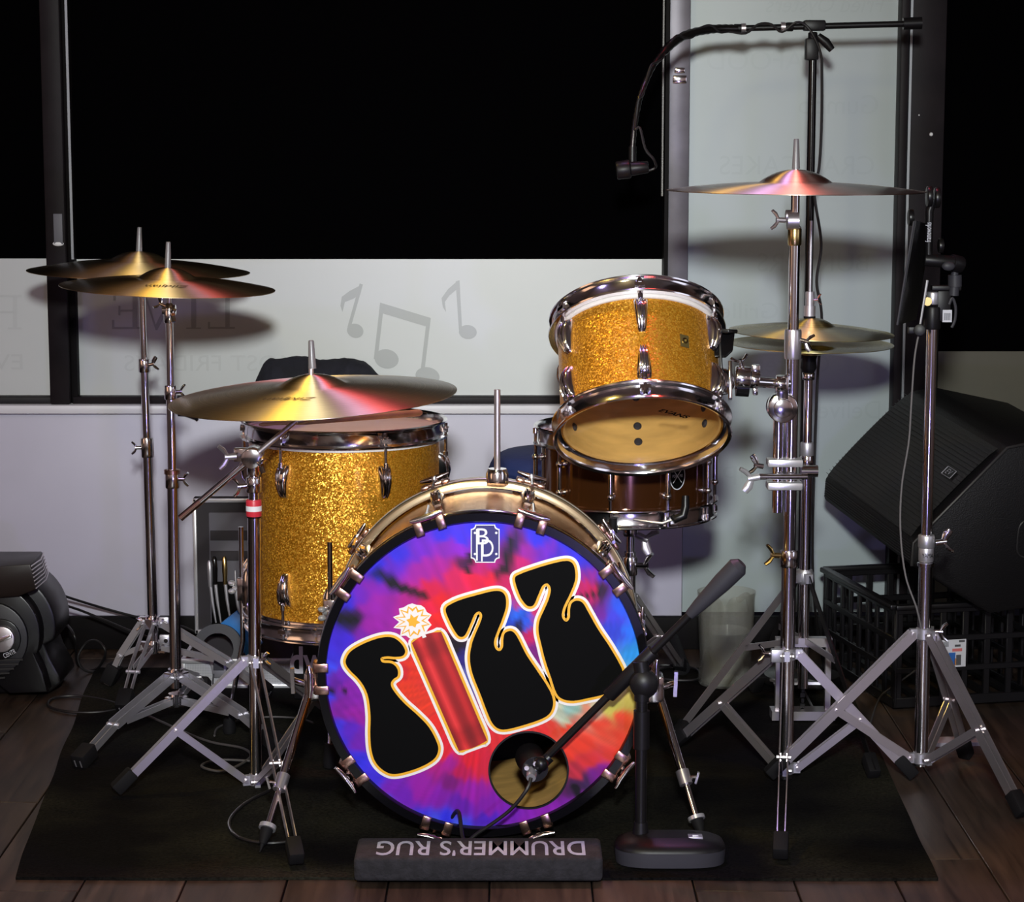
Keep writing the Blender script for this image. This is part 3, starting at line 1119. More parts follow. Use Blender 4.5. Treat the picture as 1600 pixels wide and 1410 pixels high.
dye_mat.node_tree.links.new(at_.outputs['Color'], dye_mat.node_tree.nodes['Principled BSDF'].inputs['Base Color'])
front_head = link('front_head', me, dye_mat, bass, 'tie-dye printed head in purple, blue and red')
mb = MB()
mb.lathe([(hole_r - .001, HZ - .004), (hole_r - .001, HZ + .0015), (hole_r + .0022, HZ + .0015), (hole_r + .0022, HZ - .0005)], 64, Matrix.Translation((hole_c.x, hole_c.y, 0)))
part('port_hole_ring', mb, black_plastic, front_head)

yellow_print = mat('orange_yellow_print', (0.88, 0.44, 0.015), 0.45)
cream_print = mat('cream_glow_print', (0.86, 0.82, 0.80), 0.45)


def outline(pts, w, z, closed=True):
    """a ribbon of half width w along a closed line, in the head plane"""
    m_ = MB()
    n = len(pts)
    L, Rr = [], []
    for i in range(n):
        t = (pts[(i + 1) % n] - pts[i - 1])
        nn = V((-t.y, t.x, 0)).normalized()
        L.append(V((pts[i].x, pts[i].y, z)) + nn * w)
        Rr.append(V((pts[i].x, pts[i].y, z)) - nn * w)
    m_.add(L + Rr, [(i, (i + 1) % n, n + (i + 1) % n, n + i) for i in range(n)])
    return m_


LET = {
    'F': [(140, 580), (158, 550), (205, 522), (265, 501), (308, 500), (338, 520), (354, 548), (345, 566), (318, 570), (288, 568), (266, 574), (272, 590), (305, 594), (325, 612), (327, 638), (311, 651), (302, 668),
          (312, 692), (348, 735), (400, 782), (440, 825), (468, 878), (473, 910), (455, 942), (400, 972), (325, 993), (285, 986), (250, 955), (233, 910), (228, 850), (229, 785), (222, 722), (208, 682), (186, 650), (158, 622), (142, 600)],
    'Z': [(500, 398), (522, 378), (560, 362), (620, 345), (670, 333), (700, 334), (716, 352), (718, 388), (705, 432), (686, 480), (675, 514), (680, 540), (695, 549), (707, 535), (709, 502), (716, 483), (738, 477), (758, 497), (790, 560),
          (830, 620), (868, 678), (887, 722), (885, 757), (868, 782), (830, 801), (770, 820), (720, 832), (690, 829), (668, 808), (650, 768), (625, 702), (604, 650), (592, 610), (588, 568), (596, 520), (611, 480), (626, 445), (632, 420), (622, 406), (605, 416), (590, 450), (571, 490), (554, 498), (538, 484), (515, 442)],
    'Z2': [(750, 288), (772, 270), (812, 255), (866, 238), (920, 225), (950, 226), (965, 246), (968, 290), (950, 340), (926, 390), (920, 424), (934, 443), (948, 430), (950, 396), (957, 375), (976, 367), (996, 376), (1016, 410), (1050, 470),
           (1090, 530), (1124, 588), (1139, 622), (1134, 648), (1110, 684), (1070, 706), (1020, 718), (962, 729), (922, 722), (900, 700), (880, 642), (860, 582), (845, 522), (836, 480), (839, 440), (856, 400), (873, 360), (880, 325), (868, 305), (850, 313), (835, 345), (820, 380), (804, 388), (788, 379), (768, 348)],
}
K = 1 / 2.312 / 846.0
for nm, pl_ in LET.items():
    sp = spline([hc(*p) for p in pl_], 5, True)
    m_ = MB()
    m_.poly([V((p.x, p.y, HZ + .0012)) for p in sp])
    L_ = part('printed_letter', m_, black_print, front_head, smooth=False)
    part('letter_outline', outline(sp, 9.5 * K, HZ + .0008), yellow_print, L_, smooth=False)
    part('letter_glow', outline(sp, 19 * K, HZ + .0004), cream_print, L_, smooth=False)
# dynamite stick standing in for the letter I
dq = [hc(378, 520), hc(484, 480), hc(650, 872), hc(548, 910)]
rows = []
dyn_col = []
for i in range(15):
    t = i / 14
    row = []
    for j in range(13):
        s = j / 12
        p = (dq[0] * (1 - s) + dq[1] * s) * (1 - t) + (dq[3] * (1 - s) + dq[2] * s) * t
        bow = 0.006 * math.sin(PI * s)
        ax = (dq[3] - dq[0]).normalized()
        p = p + ax * (-bow if t < .5 else bow * 0.6) * (1 if i in (0, 14) else 0)
        p.z = HZ + .0012
        row.append(p)
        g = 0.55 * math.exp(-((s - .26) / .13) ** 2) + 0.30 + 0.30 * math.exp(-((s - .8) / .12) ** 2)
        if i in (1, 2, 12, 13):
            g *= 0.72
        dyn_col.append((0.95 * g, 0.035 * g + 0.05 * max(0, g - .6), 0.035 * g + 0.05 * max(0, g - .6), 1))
    rows.append(row)
m_ = MB()
m_.grid(rows)
me = m_.mesh('printed_dynamite', smooth=False)
ca = me.color_attributes.new('dye', 'FLOAT_COLOR', 'POINT')
ca.data.foreach_set('color', [q for c in dyn_col for q in c])
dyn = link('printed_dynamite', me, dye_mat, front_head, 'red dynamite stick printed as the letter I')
dl = spline([V((p.x, p.y, 0)) for q in range(4) for p in [dq[q] * (1 - t) + dq[(q + 1) % 4] * t for t in (0.06, .2, .4, .6, .8, .94)]], 3, True)
part('letter_outline', outline(dl, 9.5 * K, HZ + .0008), yellow_print, dyn, smooth=False)
part('letter_glow', outline(dl, 19 * K, HZ + .0004), cream_print, dyn, smooth=False)
for c_, r0, r1, npt, mt_, z in ((0, 68, 58, 12, cream_print, .0010), (1, 62, 40, 12, yellow_print, .0014), (2, 55, 31, 12, cream_print, .0018), (3, 27, 15, 6, yellow_print, .0022)):
    m_ = MB()
    pts = []
    for i in range(npt * 2):
        rr = (r0 if i % 2 == 0 else r1) * (1 + 0.12 * math.sin(i * 2.7))
        a = PI * i / npt + 0.2
        pts.append(hc(383 + rr * math.cos(a), 441 + rr * math.sin(a), z))
    m_.poly(pts)
    part('printed_spark', m_, mt_, dyn, smooth=False)
m_ = MB()
a_, b_ = hc(424, 500, .0020), hc(410, 462, .0020)
nn = V((0.0035, 0.0012, 0))
m_.poly([a_ - nn, a_ + nn, b_ + nn * .6, b_ - nn * .6])
part('printed_fuse', m_, cream_print, dyn, smooth=False)
# maker's plaque print at the top of the head


def plaque(sx, sy, z):
    pts = []
    for qx, qy in ((-1, -1), (1, -1), (1, 1), (-1, 1)):
        cxx, cyy = 643 + qx * 52 * sx, 161 + qy * 69 * sy
        a0 = {(-1, -1): 90, (1, -1): 180, (1, 1): 270, (-1, 1): 0}[(qx, qy)]
        seq = range(0, 91, 18)
        arc = [(cxx + 16 * math.cos(R(a0 - k)), cyy + 16 * math.sin(R(a0 - k))) for k in seq]
        pts += arc
    return [hc(x, y, z) for x, y in pts]


m_ = MB()
m_.poly(plaque(1.0, 1.0, .0010))
pq = part('printed_plaque', m_, white_print, front_head, smooth=False)
m_ = MB()
m_.poly(plaque(.93, .945, .0014))
part('plaque_field', m_, mat('navy_print', (0.025, 0.02, 0.16), 0.4), pq, smooth=False)
for ch, x, y, h in (('B', 635, 138, 62), ('D', 652, 180, 66)):
    me = text_mesh(ch, h * K * 1.38, white_print, width=42 * K)
    text_part('plaque_letter', me, pq, Matrix.Translation(hc(x, y, .0019 if ch == 'B' else .0023)))
m_ = MB()
m_.box(hc(613, 165, .0016), (6 * K, 115 * K, .0003))
m_.box(hc(631, 190, .0016), (6 * K, 70 * K, .0003))
part('plaque_letter', m_, white_print, pq, smooth=False)
for x, y in ((606, 122), (683, 122), (606, 198), (683, 198)):
    m_ = MB()
    c = hc(x, y, .0019)
    m_.poly([c + V((4.5 * K * math.cos(k * PI / 6), 4.5 * K * math.sin(k * PI / 6), 0)) for k in range(12)])
    part('plaque_dot', m_, white_print, pq, smooth=False)

# claws, rods and lugs
cl = MB()
for s in (-1, 1):
    cl.box((s * .021, .0030, -.004), (.017, .008, .034))
    cl.box((s * .021, -.009, .0155), (.017, .027, .007))
cl.box((0, .0045, -.012), (.054, .007, .014))
claw_me = cl.mesh('claw', bev=.0022)
claw_me.materials.append(copper)
tb = MB()
tb.cyl((0, .010, -.085), (0, .010, .030), .0036, n=8)
tb.tube([(-.030, .012, .034), (-.012, .010, .033), (.012, .010, .033), (.030, .012, .034)], [.003, .0058, .0058, .003], 10)
tb.cyl((0, .010, .018), (0, .010, .030), .0065, n=10)
trod_me = tb.mesh('t_rod')
trod_me.materials.append(chrome)
for i in range(10):
    a = PI / 2 + R(18 + 1) + i * R(36)
    for s in (1, -1):
        o = link('claw', claw_me, None, bass)
        ring_place(o, a, BR + .0225, s * (BL / 2 + .004), s < 0)
        o2 = link('t_rod', trod_me, None, bass)
        ring_place(o2, a, BR + .0185 + .004, s * (BL / 2 + .002), s < 0)
        o3 = link('lug', LUG, None, bass)
        ring_place(o3, a, BR - .0005, s * .118, s < 0)
# spurs
for sx, top, tip, lab in ((-1, at(487, 1070, 4.22), fl(406, 1332, RZ), None), (1, at(1026, 1075, 4.22), fl(1099, 1314, RZ), None)):
    d = (tip - top).normalized()
    inv = bass.matrix_world
    to = lambda p: V((p.x - bass.location.x, p.z - bass.location.z, -(p.y - bass.location.y)))
    Ln = (tip - top).length
    q = lambda t: to(top + d * (Ln * t))
    mb = MB()
    mb.cyl(q(0), q(.62), .0088, n=16)
    sp_ = part('spur_leg', mb, chrome, bass)
    mb = MB()
    mb.cyl(q(.62), q(.86), .0058, n=14)
    part('inner_rod', mb, chrome, sp_)
    mb = MB()
    mb.cyl(q(.55), q(.64), .0125, n=16)
    part('clamp_collar', mb, chrome_worn, sp_)
    mb = MB()
    mb.cyl(q(.845), q(.868), .016, .016, n=18)
    part('spur_washer', mb, case_edge, sp_)
    mb = MB()
    mb.tube([q(.868), q(.90), q(.955)], [.012, .011, .006], 14)
    mb.cyl(q(.955), q(1.0), .0045, .001, n=10)
    part('rubber_tip', mb, rubber, sp_)
    mb = MB()
    c = q(.60)
    mb.cyl(c, c + V((sx * .022, .004, .006)), .004, n=8)
    mb.bar(c + V((sx * .020, -.008, .006)), c + V((sx * .026, .014, .006)), .004, .008, (1, 0, 0))
    part('wing_nut', mb, chrome, sp_)
    # bracket on the shell
    mb = MB()
    b0 = to(top)
    mb.box(V((b0.x - sx * .004, b0.y, b0.z)), (.034, .055, .05))
    part('spur_bracket', mb, chrome, bass, bev=.006)
    mb = MB()
    mb.cyl(b0 + V((sx * .012, 0, 0)), b0 + V((sx * .034, .010, .010)), .007, n=10)
    mb.bar(b0 + V((sx * .034, -.014, .010)), b0 + V((sx * .036, .034, .010)), .007, .012, (1, 0, 0))
    part('spur_wing_bolt', mb, chrome, bass)
# tom post on top of the shell
mb = MB()
p0 = at(777, 742, 4.40)
p1 = at(777, 609, 4.40)
mb.cyl(to(p0), to(p1), .0062, n=16)
post = part('tom_post', mb, chrome_worn, bass)
mb = MB()
mb.lathe([(0, .014), (.018, .014), (.022, .004), (.022, -.012), (0, -.012)], 24, Matrix.Translation(to(at(777, 742, 4.40)) + V((0, -.002, 0))) @ Matrix.Rotation(-PI / 2, 4, 'X'))
part('post_mount', mb, chrome, bass)

# ================================================================== floor tom
FT = at(538, 656, 4.80)
FD, FR = 0.405, 0.203
ftom = thing('floor_tom', 'gold sparkle floor tom on three legs beside the bass drum', 'drum', (FT.x, 4.80, FT.z - FD - .018))
drum_body(ftom, FR, FD, gold_sparkle, wood_inner, drum_white, drum_white, 6, R(-90 - 33), .088)
badge(ftom, R(-90 - 57), FR, FD - .075, badge_olive)
zf = -(FT.z - FD - .018) + RZ
for a in (R(-90 - 4), R(-90 - 92), R(42)):
    mb = MB()
    rd = V((math.cos(a), math.sin(a), 0))
    tn = V((-rd.y, rd.x, 0))
    mb.lathe([(.012, -.045), (.019, -.03), (.021, 0), (.019, .03), (.012, .045)], 16, Matrix.Translation(rd * (FR + .004) + V((0, 0, .055))))
    mb.box(rd * (FR + .018) + V((0, 0, .055)), (.026, .026, .05), Matrix.Rotation(a, 3, 'Z'))
    br = part('leg_bracket', mb, chrome, ftom, bev=.002)
    mb = MB()
    c = rd * (FR + .03) + V((0, 0, .055))
    mb.cyl(c, c + rd * .012 - tn * .012, .004, n=8)
    mb.ball(c + rd * .016 - tn * .014 + V((0, 0, .009)), .009, 8, 6, (1, 1, .7))
    mb.ball(c + rd * .016 - tn * .014 - V((0, 0, .009)), .009, 8, 6, (1, 1, .7))
    part('wing_nut', mb, case_edge, br)
    top = .20 if a < R(-90) and a > R(-100) else .19
    foot = rd * (FR + .055)
    mb = MB()
    mb.tube([rd * (FR + .022) + V((0, 0, top)), rd * (FR + .022) + V((0, 0, -.06)), rd * (FR + .030) + V((0, 0, -.10)), foot + V((0, 0, zf + .03))], .0055, 12)
    lg = part('leg', mb, chrome, ftom)
    mb = MB()
    mb.tube([foot + V((0, 0, zf + .05)), foot + V((0, 0, zf + .01)), foot + V((0, 0, zf))], [.010, .015, .013], 14)
    part('rubber_foot', mb, rubber, lg)

zst = FT.z + 0.0115
a_, b_ = fl(405, 664, zst + .006), fl(659, 645, zst + .008)
mb = MB()
d = b_ - a_
mb.tube([a_, a_ + d * .02, a_ + d * .05, a_ + d * .09, a_ + d * .28, a_ + d * .98, b_], [.002, .0042, .0040, .0032, .0072, .0075, .004], 12)
single('drumstick', mb, stick_wood, 'wooden drumstick lying across the floor tom head', 'drumstick', a_)

# ================================================================== rack tom
TC = at(999, 590, 4.43)
TD, TR = 0.225, 0.157
tilt = Matrix.Rotation(R(-1.5), 3, 'Y') @ Matrix.Rotation(R(-34), 3, 'X')
ax = tilt @ V((0, 0, 1))
rtom = thing('rack_tom', 'gold sparkle rack tom tilted back with a clear bottom head', 'drum', TC - ax * (TD / 2), tilt.to_euler())
hd = drum_body(rtom, TR, TD, gold_sparkle, wood_inner, drum_white, clear_head, 6, R(-90), .062)
badge(rtom, R(-90 + 31), TR, TD * .52, badge_olive)
for i in range(6):                               # lug bolts inside the shell
    a = R(-90) + i * PI / 3
    for z in (.045, .08, TD - .08, TD - .045):
        m_ = MB()
        m_.lathe([(0, -.004), (.005, -.004), (.0085, -.001), (.0085, 0)], 14)
        o = part('lug_bolt', m_, grey_plastic, rtom)
        rd = V((math.cos(a), math.sin(a), 0))
        o.matrix_local = mat4(V((0, 0, 1)).cross(rd), V((0, 0, 1)), rd, rd * (TR - .0082) + V((0, 0, z)))
bpy.context.view_layer.update()


def hit_local(px, py, obj, zloc):
    """where the sight line through a photo point meets a drum's local plane z = zloc"""
    Mi = obj.matrix_basis.inverted()
    o_, d_ = Mi @ V((0, 0, CAM_H)), (Mi.to_3x3() @ _dir(px, py))
    return o_ + d_ * ((zloc - o_.z) / d_.z)


e0, e1 = hit_local(1030, 641, rtom, -.0030), hit_local(1076, 653, rtom, -.0030)
ex = (e1 - e0).normalized()
me = text_mesh('EVANS', .017, black_print, shear=.25, bold=.0005, width=(e1 - e0).length)
text_part('head_print', me, hd[1], mat4(ex, V((0, 0, -1)).cross(ex), (0, 0, -1), (e0 + e1) / 2))
bpy.context.view_layer.update()
# lug-side mounting bracket and its ball arm to the stand on the right
wp = lambda v: (rtom.matrix_basis.inverted() @ V(v))
mb = MB()
mb.bar(wp(at(1124, 520, 4.40)), wp(at(1129, 612, 4.37)), .020, .006, wp(at(1124, 520, 4.30)) - wp(at(1124, 520, 4.40)))
mb.bar(wp(at(1112, 516, 4.42)), wp(at(1146, 518, 4.40)), .050, .008, wp(at(1124, 520, 4.30)) - wp(at(1124, 520, 4.40)))
part('mount_plate', mb, black_metal, rtom, bev=.002)
mb = MB()
mb.prism([(-.026, .026), (.024, .026), (.018, -.012), (.004, -.026), (-.026, -.026)], -.004, .004, Matrix.Translation(wp(at(1130, 540, 4.40))) @ Matrix.Rotation(PI / 2, 4, 'X'))
part('mount_gusset', mb, black_gloss, rtom, bev=.002)
mb = MB()
mb.bar(wp(at(1141, 565, 4.40)), wp(at(1141, 625, 4.38)), .030, .008, wp(at(1141, 520, 4.30)) - wp(at(1141, 520, 4.40)))
mb.ball(wp(at(1130, 596, 4.40)), .022, 14, 10, (1, 1, 1.3))
part('mount_bracket', mb, chrome, rtom, bev=.002)

# ================================================================== snare drum
SN = at(978, 668, 4.82)
SD, SR = 0.150, 0.181
snare = thing('snare_drum', 'dark amber snare drum with chrome hoops behind the rack tom', 'drum', (SN.x, 4.82, SN.z - SD - .016))
mb = MB()
mb.lathe([(SR - .006, 0), (SR, 0.001), (SR, SD - .001), (SR - .006, SD)], 96)
part('shell', mb, amber_shell, snare)
for nm, z, s in (('top_head', SD, 1), ('bottom_head', 0, -1)):
    mb = MB()
    mb.lathe([(0, z + s * .002), (SR * .5, z + s * .002), (SR + .002, z)], 64)
    part(nm, mb, drum_white, snare)
part('top_hoop', hoop_mb(SR, SD, 1, .020), chrome, snare)
part('bottom_hoop', hoop_mb(SR, 0, -1, .020), chrome, snare)
mb = MB()
mb.cyl((0, .0135, -SD / 2 - .010), (0, .0135, SD / 2 + .010), .0036, n=8)
mb.cyl((0, .0135, -SD / 2 + .045), (0, .0135, SD / 2 - .045), .0052, n=10)
for z in (SD / 2 + .010, -SD / 2 - .014):
    mb.cyl((0, .0135, z - .004), (0, .0135, z + .008), .006, n=10)
snr_rod = mb.mesh('tension_rod')
snr_rod.materials.append(chrome)
mb = MB()
mb.cyl((0, 0, 0), (0, .012, 0), .0045, n=10)
mb.ball((0, .0135, 0), .0078, 10, 8)
mb.cyl((0, -.001, 0), (0, .003, 0), .008, n=12)
snr_lug = mb.mesh('lug_post')
snr_lug.materials.append(chrome)
for i in range(10):
    a = R(-90 - 12) + i * R(36)
    o = link('tension_rod', snr_rod, None, snare)
    ring_place(o, a, SR, SD / 2)
    for z in (SD / 2 + .030, SD / 2 - .030):
        o = link('lug_post', snr_lug, None, snare)
        ring_place(o, a, SR, z)
m_ = MB()
m_.lathe([(0, .0), (.020, 0), (.020, .0015), (0, .0015)], 32, Matrix.Diagonal((1, 1.45, 1, 1)))
bd = part('badge', m_, black_print, snare, label='oval black badge with crossed sticks')
a = R(-90 + 33)
rd = V((math.cos(a), math.sin(a), 0))
bd.matrix_local = mat4(V((0, 0, 1)).cross(rd) * 1, (0, 0, 1), rd, rd * (SR + .0005) + V((0, 0, SD * .56)))
m_ = MB()
m_.lathe([(.0185, .0014), (.0200, .0014), (.0200, .0022), (.0185, .0022)], 32, Matrix.Diagonal((1, 1.45, 1, 1)), closed=True)
for s in (-1, 1):
    m_.bar((-.011 * s, -.014, .002), (.011 * s, .014, .002), .0012, .0008, (1, 0, 0))
part('badge_print', m_, label_white, bd)
me = text_mesh('PORK PIE', .009, label_white, width=.026)
text_part('badge_print', me, bd, Matrix.Translation((0, 0, .0026)))
# strainer lever and butt plate
m_ = MB()
q = lambda px, py, Y: at(px, py, Y) - snare.location
m_.tube([q(1071, 775, 4.62), q(1071, 792, 4.615), q(1068, 806, 4.612), q(1054, 812, 4.612), q(1050, 806, 4.615)], [.0075, .0085, .0095, .009, .006], 12)
part('strainer_lever', m_, black_metal, snare)
m_ = MB()
m_.tube([q(990, 812, 4.63), q(1010, 815, 4.62), q(1035, 818, 4.615), q(1054, 811, 4.615)], .003, 8)
part('strainer_arm', m_, chrome_worn, snare)

# ================================================================== cymbals
def cymbal(label, c, D, mt_, pitch=0.0, roll=0.0, bell=0.062, bow=0.020, bh=0.022, flip=False, print_=None, group=None):
    """c is the middle of the rim plane; pitch>0 tips the front edge down, roll>0 lowers the right edge"""
    Rr = D / 2
    prof = [(.0065, bow + bh)]
    for i in range(1, 9):
        t = i / 8
        prof.append((.0065 + (bell - .0065) * t, bow + bh * (1 - t ** 2.2) * (1 - 0.12 * t)))
    for i in range(1, 25):
        t = i / 24
        prof.append((bell + (Rr - bell) * t, bow * (1 - t ** 1.55)))
    th = .0013
    full = prof + [(r, z - th) for r, z in prof[::-1]]
    if flip:
        full = [(r, -z) for r, z in full]
    mb = MB()
    mb.lathe(full, 128, closed=True)
    o = link('cymbal', mb.mesh('cymbal', ang=0.9), mt_)
    o.matrix_world = Matrix.Translation(c) @ (Matrix.Rotation(R(roll), 4, 'Y') @ Matrix.Rotation(R(pitch), 4, 'X'))
    tag(o, label, 'cymbal', group)
    if print_:
        body, ang, rr, w = print_
        t = (rr - bell) / (Rr - bell)
        z = bow * (1 - t ** 1.55) + .0016
        sl = math.atan2(bow * 1.55 * t ** .55 / (Rr - bell), 1)
        me = text_mesh(body, .03, brown_print, shear=.3, width=w)
        M = Matrix.Rotation(ang, 4, 'Z') @ Matrix.Translation((0, rr, z)) @ Matrix.Rotation(-sl, 4, 'X')
        text_part('maker_print', me, o, M)
    return o


# ================================================================== stand hardware
UP = V((0, 0, 1))


def wing(root, p, d, mt_=chrome, k=1.0, name='wing_nut'):
    p, d = V(p), V(d).normalized()
    u, w = basis(d)
    up = w if abs(w.z) > abs(u.z) else u
    mb = MB()
    mb.cyl(p, p + d * .018 * k, .0052 * k, n=10)
    for s in (-1, 1):
        mb.tube([p + d * .014 * k + up * s * .003 * k, p + d * .020 * k + up * s * .012 * k, p + d * .027 * k + up * s * .018 * k], [.0050 * k, .0070 * k, .0055 * k], 8, flat=.55)
    return part(name, mb, mt_, root, True)


def pole(root, a, b, r, name='tube', mt_=chrome, n=20):
    mb = MB()
    mb.cyl(a, b, r, n=n)
    return part(name, mb, mt_, root, True)


def collar(root, p, ax, r, h, mt_=chrome, wdir=None, name='collar', wk=1.0):
    p, ax = V(p), V(ax).normalized()
    mb = MB()
    mb.tube([p - ax * h / 2, p - ax * h * .42, p + ax * h * .42, p + ax * h / 2], [r * .92, r, r, r * .92], 24)
    o = part(name, mb, mt_, root, True)
    if wdir is not None:
        wing(root, p + V(wdir).normalized() * r * .9, wdir, k=wk)
    return o


def tripod(root, c, z1, z0, feet, w=.017, mt_=chrome_worn, mid=.53, gap=.009, r=.016, foot_len=.05, t=.0022, hub=steel):
    """double braced tripod: upper hub at z1, lower hub at z0, feet are points on the ground"""
    c = V((c[0], c[1], 0))
    for z, nm in ((z1, 'leg_hub'), (z0, 'brace_hub')):
        mb = MB()
        mb.tube([c + UP * (z - .012), c + UP * (z - .010), c + UP * (z + .010), c + UP * (z + .012)], [r * .95, r * 1.1, r * 1.1, r * .95], 20)
        for f in feet:
            d = V((f.x - c.x, f.y - c.y, 0)).normalized()
            mb.bar(c + UP * z + d * r * .8, c + UP * z + d * (r + .014), .020, gap * 1.2, UP)
        part(nm, mb, hub, root, True)
    for f in feet:
        d = V((f.x - c.x, f.y - c.y, 0)).normalized()
        tn = d.cross(UP)
        A, B = c + d * (r + .008) + UP * z1, c + d * (r + .008) + UP * z0
        E = V(f) + UP * .010
        lg = MB()
        for s in (-1, 1):
            lg.bar(A + tn * gap * s, E + (A - E).normalized() * .02 + tn * gap * .75 * s, w, t, UP)
        M = A + (E - A) * mid
        for q in (A, M):
            lg.cyl(q - tn * gap * 1.5, q + tn * gap * 1.5, .0042, n=8)
        lo = part('leg', lg, mt_, root, True)
        br = MB()
        for s in (-1, 1):
            br.bar(M + tn * (gap - .003) * s, B + tn * (gap - .003) * s, w * .8, t, UP)
        br.cyl(B - tn * gap * 1.4, B + tn * gap * 1.4, .004, n=8)
        part('brace', br, mt_, root, True)
        ft = MB()
        dd = (A - E).normalized()
        e0 = V(f) + UP * .001
        ft.bar(e0 + UP * .013, e0 + UP * .013 + dd * foot_len, .026, .028, UP)
        part('rubber_foot', ft, rubber, lo, True, bev=.004)


def tripod_low(root, c, z1, z0, feet, w=.019, mt_=steel, r=.015, gap=.010):
    c = V((c[0], c[1], 0))
    for z, nm in ((z1, 'upper_hub'), (z0, 'lower_hub')):
        mb = MB()
        mb.tube([c + UP * (z - .014), c + UP * (z + .014)], r * 1.15, 20)
        for f in feet:
            d = V((f.x - c.x, f.y - c.y, 0)).normalized()
            mb.bar(c + UP * z + d * r * .8, c + UP * z + d * (r + .018), .022, gap * 1.5, UP)
        part(nm, mb, chrome, root, True)
    for f in feet:
        d = V((f.x - c.x, f.y - c.y, 0)).normalized()
        tn = d.cross(UP)
        A, B = c + d * (r + .010) + UP * z1, c + d * (r + .010) + UP * z0
        E = V(f) + UP * .014
        M = A + (E - A) * .62 + UP * .012
        lg = MB()
        for s in (-1, 1):
            lg.bar(A + tn * gap * s, M + tn * gap * s, w, .0022, UP)
            lg.bar(M + tn * gap * .8 * s, E + tn * gap * .7 * s, w * .85, .0022, UP)
        for q in (A, M):
            lg.cyl(q - tn * gap * 1.6, q + tn * gap * 1.6, .0045, n=8)
        lo = part('leg', lg, mt_, root, True)
        br = MB()
        Mb = A + (E - A) * .50 - UP * .002
        for s in (-1, 1):
            br.bar(B + tn * (gap - .003) * s, Mb + tn * (gap - .003) * s, w * .7, .0022, UP)
        part('brace', br, mt_, root, True)
        ft = MB()
        dd = (M - E).normalized()
        e0 = V(f) + UP * .001
        ft.bar(e0 + UP * .016, e0 + UP * .016 + dd * .048, .032, .034, UP)
        part('rubber_foot', ft, rubber, lo, True, bev=.004)


def cymbal_post(root, base, tip, r=.0062, felt_at=None):
    base, tip = V(base), V(tip)
    d = (tip - base)
    mb = MB()
    mb.tube([base, base + d * .97, tip], [.0050, .0050, .0042], 12)
    part('threaded_post', mb, chrome_worn, root, True)


def sleeve(root, a, b, r0=.0072, r1=.0052):
    mb = MB()
    mb.tube([a, a + (V(b) - V(a)) * .96, b], [r0, r1, r1 * .8], 14)
    return part('cymbal_sleeve', mb, sleeve_grey, root, True)


def felts(root, c, ax, under=.004):
    mb = MB()
    c, ax = V(c), V(ax).normalized()
    mb.cyl(c - ax * (under + .012), c - ax * under, .013, n=18)
    part('felt_washer', mb, felt, root, True)


# ------------------------------------------------------------------ left front stand and its cymbal
YF = 4.85
b0 = at(275, 1062, YF)
t0 = at(264, 470, YF)
lf = thing('cymbal_stand', 'straight chrome cymbal stand at left carrying the lower crash cymbal', 'cymbal stand', (b0.x, YF, 0), group='cymbal stands')
Pl = lambda py: b0 + (t0 - b0) * ((1062 - py) / (1062 - 470))
axl = (t0 - b0).normalized()
pole(lf, Pl(1075), Pl(742), .0125)
pole(lf, Pl(742), Pl(612), .0100)
pole(lf, Pl(612), Pl(500), .0080)
collar(lf, Pl(745), axl, .0160, .040, chrome, (1, -.2, 0), wk=.8)
collar(lf, Pl(734), axl, .0175, .010, copper, name='memory_ring')
collar(lf, Pl(611), axl, .0135, .030, chrome, (1, -.2, .1), wk=.8)
collar(lf, Pl(493), axl, .0120, .030, chrome)
tripod_low(lf, (b0.x, YF), b0.z + .01, b0.z - .045, [fl(122, 1205), fl(437, 1178, RZ), V((b0.x + .02, YF + .30, RZ))])
cl_ = at(262, 449, YF)
mb = MB()
mb.ball(Pl(484), .015, 14, 8, (.8, .8, 1.1))
mb.cyl(Pl(484) + V((-.014, 0, 0)), Pl(484) + V((.014, 0, 0)), .011, n=14)
part('tilter', mb, chrome, lf, True)
wing(lf, Pl(478) + V((-.008, -.006, 0)), (-.8, -.4, .5), k=.8)
wing(lf, Pl(487) + V((.006, -.008, 0)), (.4, -.9, -.3), k=.8)
cymbal_post(lf, Pl(484), at(263, 380, YF))
sleeve(lf, at(262, 424, YF), at(263, 378, YF))
cymbal('bronze crash cymbal at left, the lower and nearer of the overlapping pair', cl_, .457, cymbal_bronze, 1.0, 2.3, print_=('Zildjian', R(-172), .14, .09))
felts(lf, cl_ + UP * .042, UP)

# ------------------------------------------------------------------ left rear stand and its cymbal
YR = 5.20
b0r, t0r = at(239, 975, YR), at(222, 465, YR)
lr = thing('cymbal_stand', 'thin chrome cymbal stand furthest left, close to the wall', 'cymbal stand', (b0r.x, YR, 0), group='cymbal stands')
Pr = lambda py: b0r + (t0r - b0r) * ((975 - py) / (975 - 465))
axr = (t0r - b0r).normalized()
pole(lr, Pr(1010), Pr(700), .0115)
pole(lr, Pr(700), Pr(570), .0095)
pole(lr, Pr(570), Pr(440), .0075)
collar(lr, Pr(697), axr, .0150, .045, chrome, (-1, -.2, 0), wk=.8)
collar(lr, Pr(570), axr, .0135, .030, chrome, (.9, -.3, .2), wk=.8)
tripod_low(lr, (b0r.x, YR), b0r.z + .005, b0r.z - .055, [fl(168, 1078), fl(192, 1120), fl(420, 1095, RZ)], w=.016)
wing(lr, Pr(975) + V((-.016, -.004, 0)), (-1, -.1, 0), k=.8)
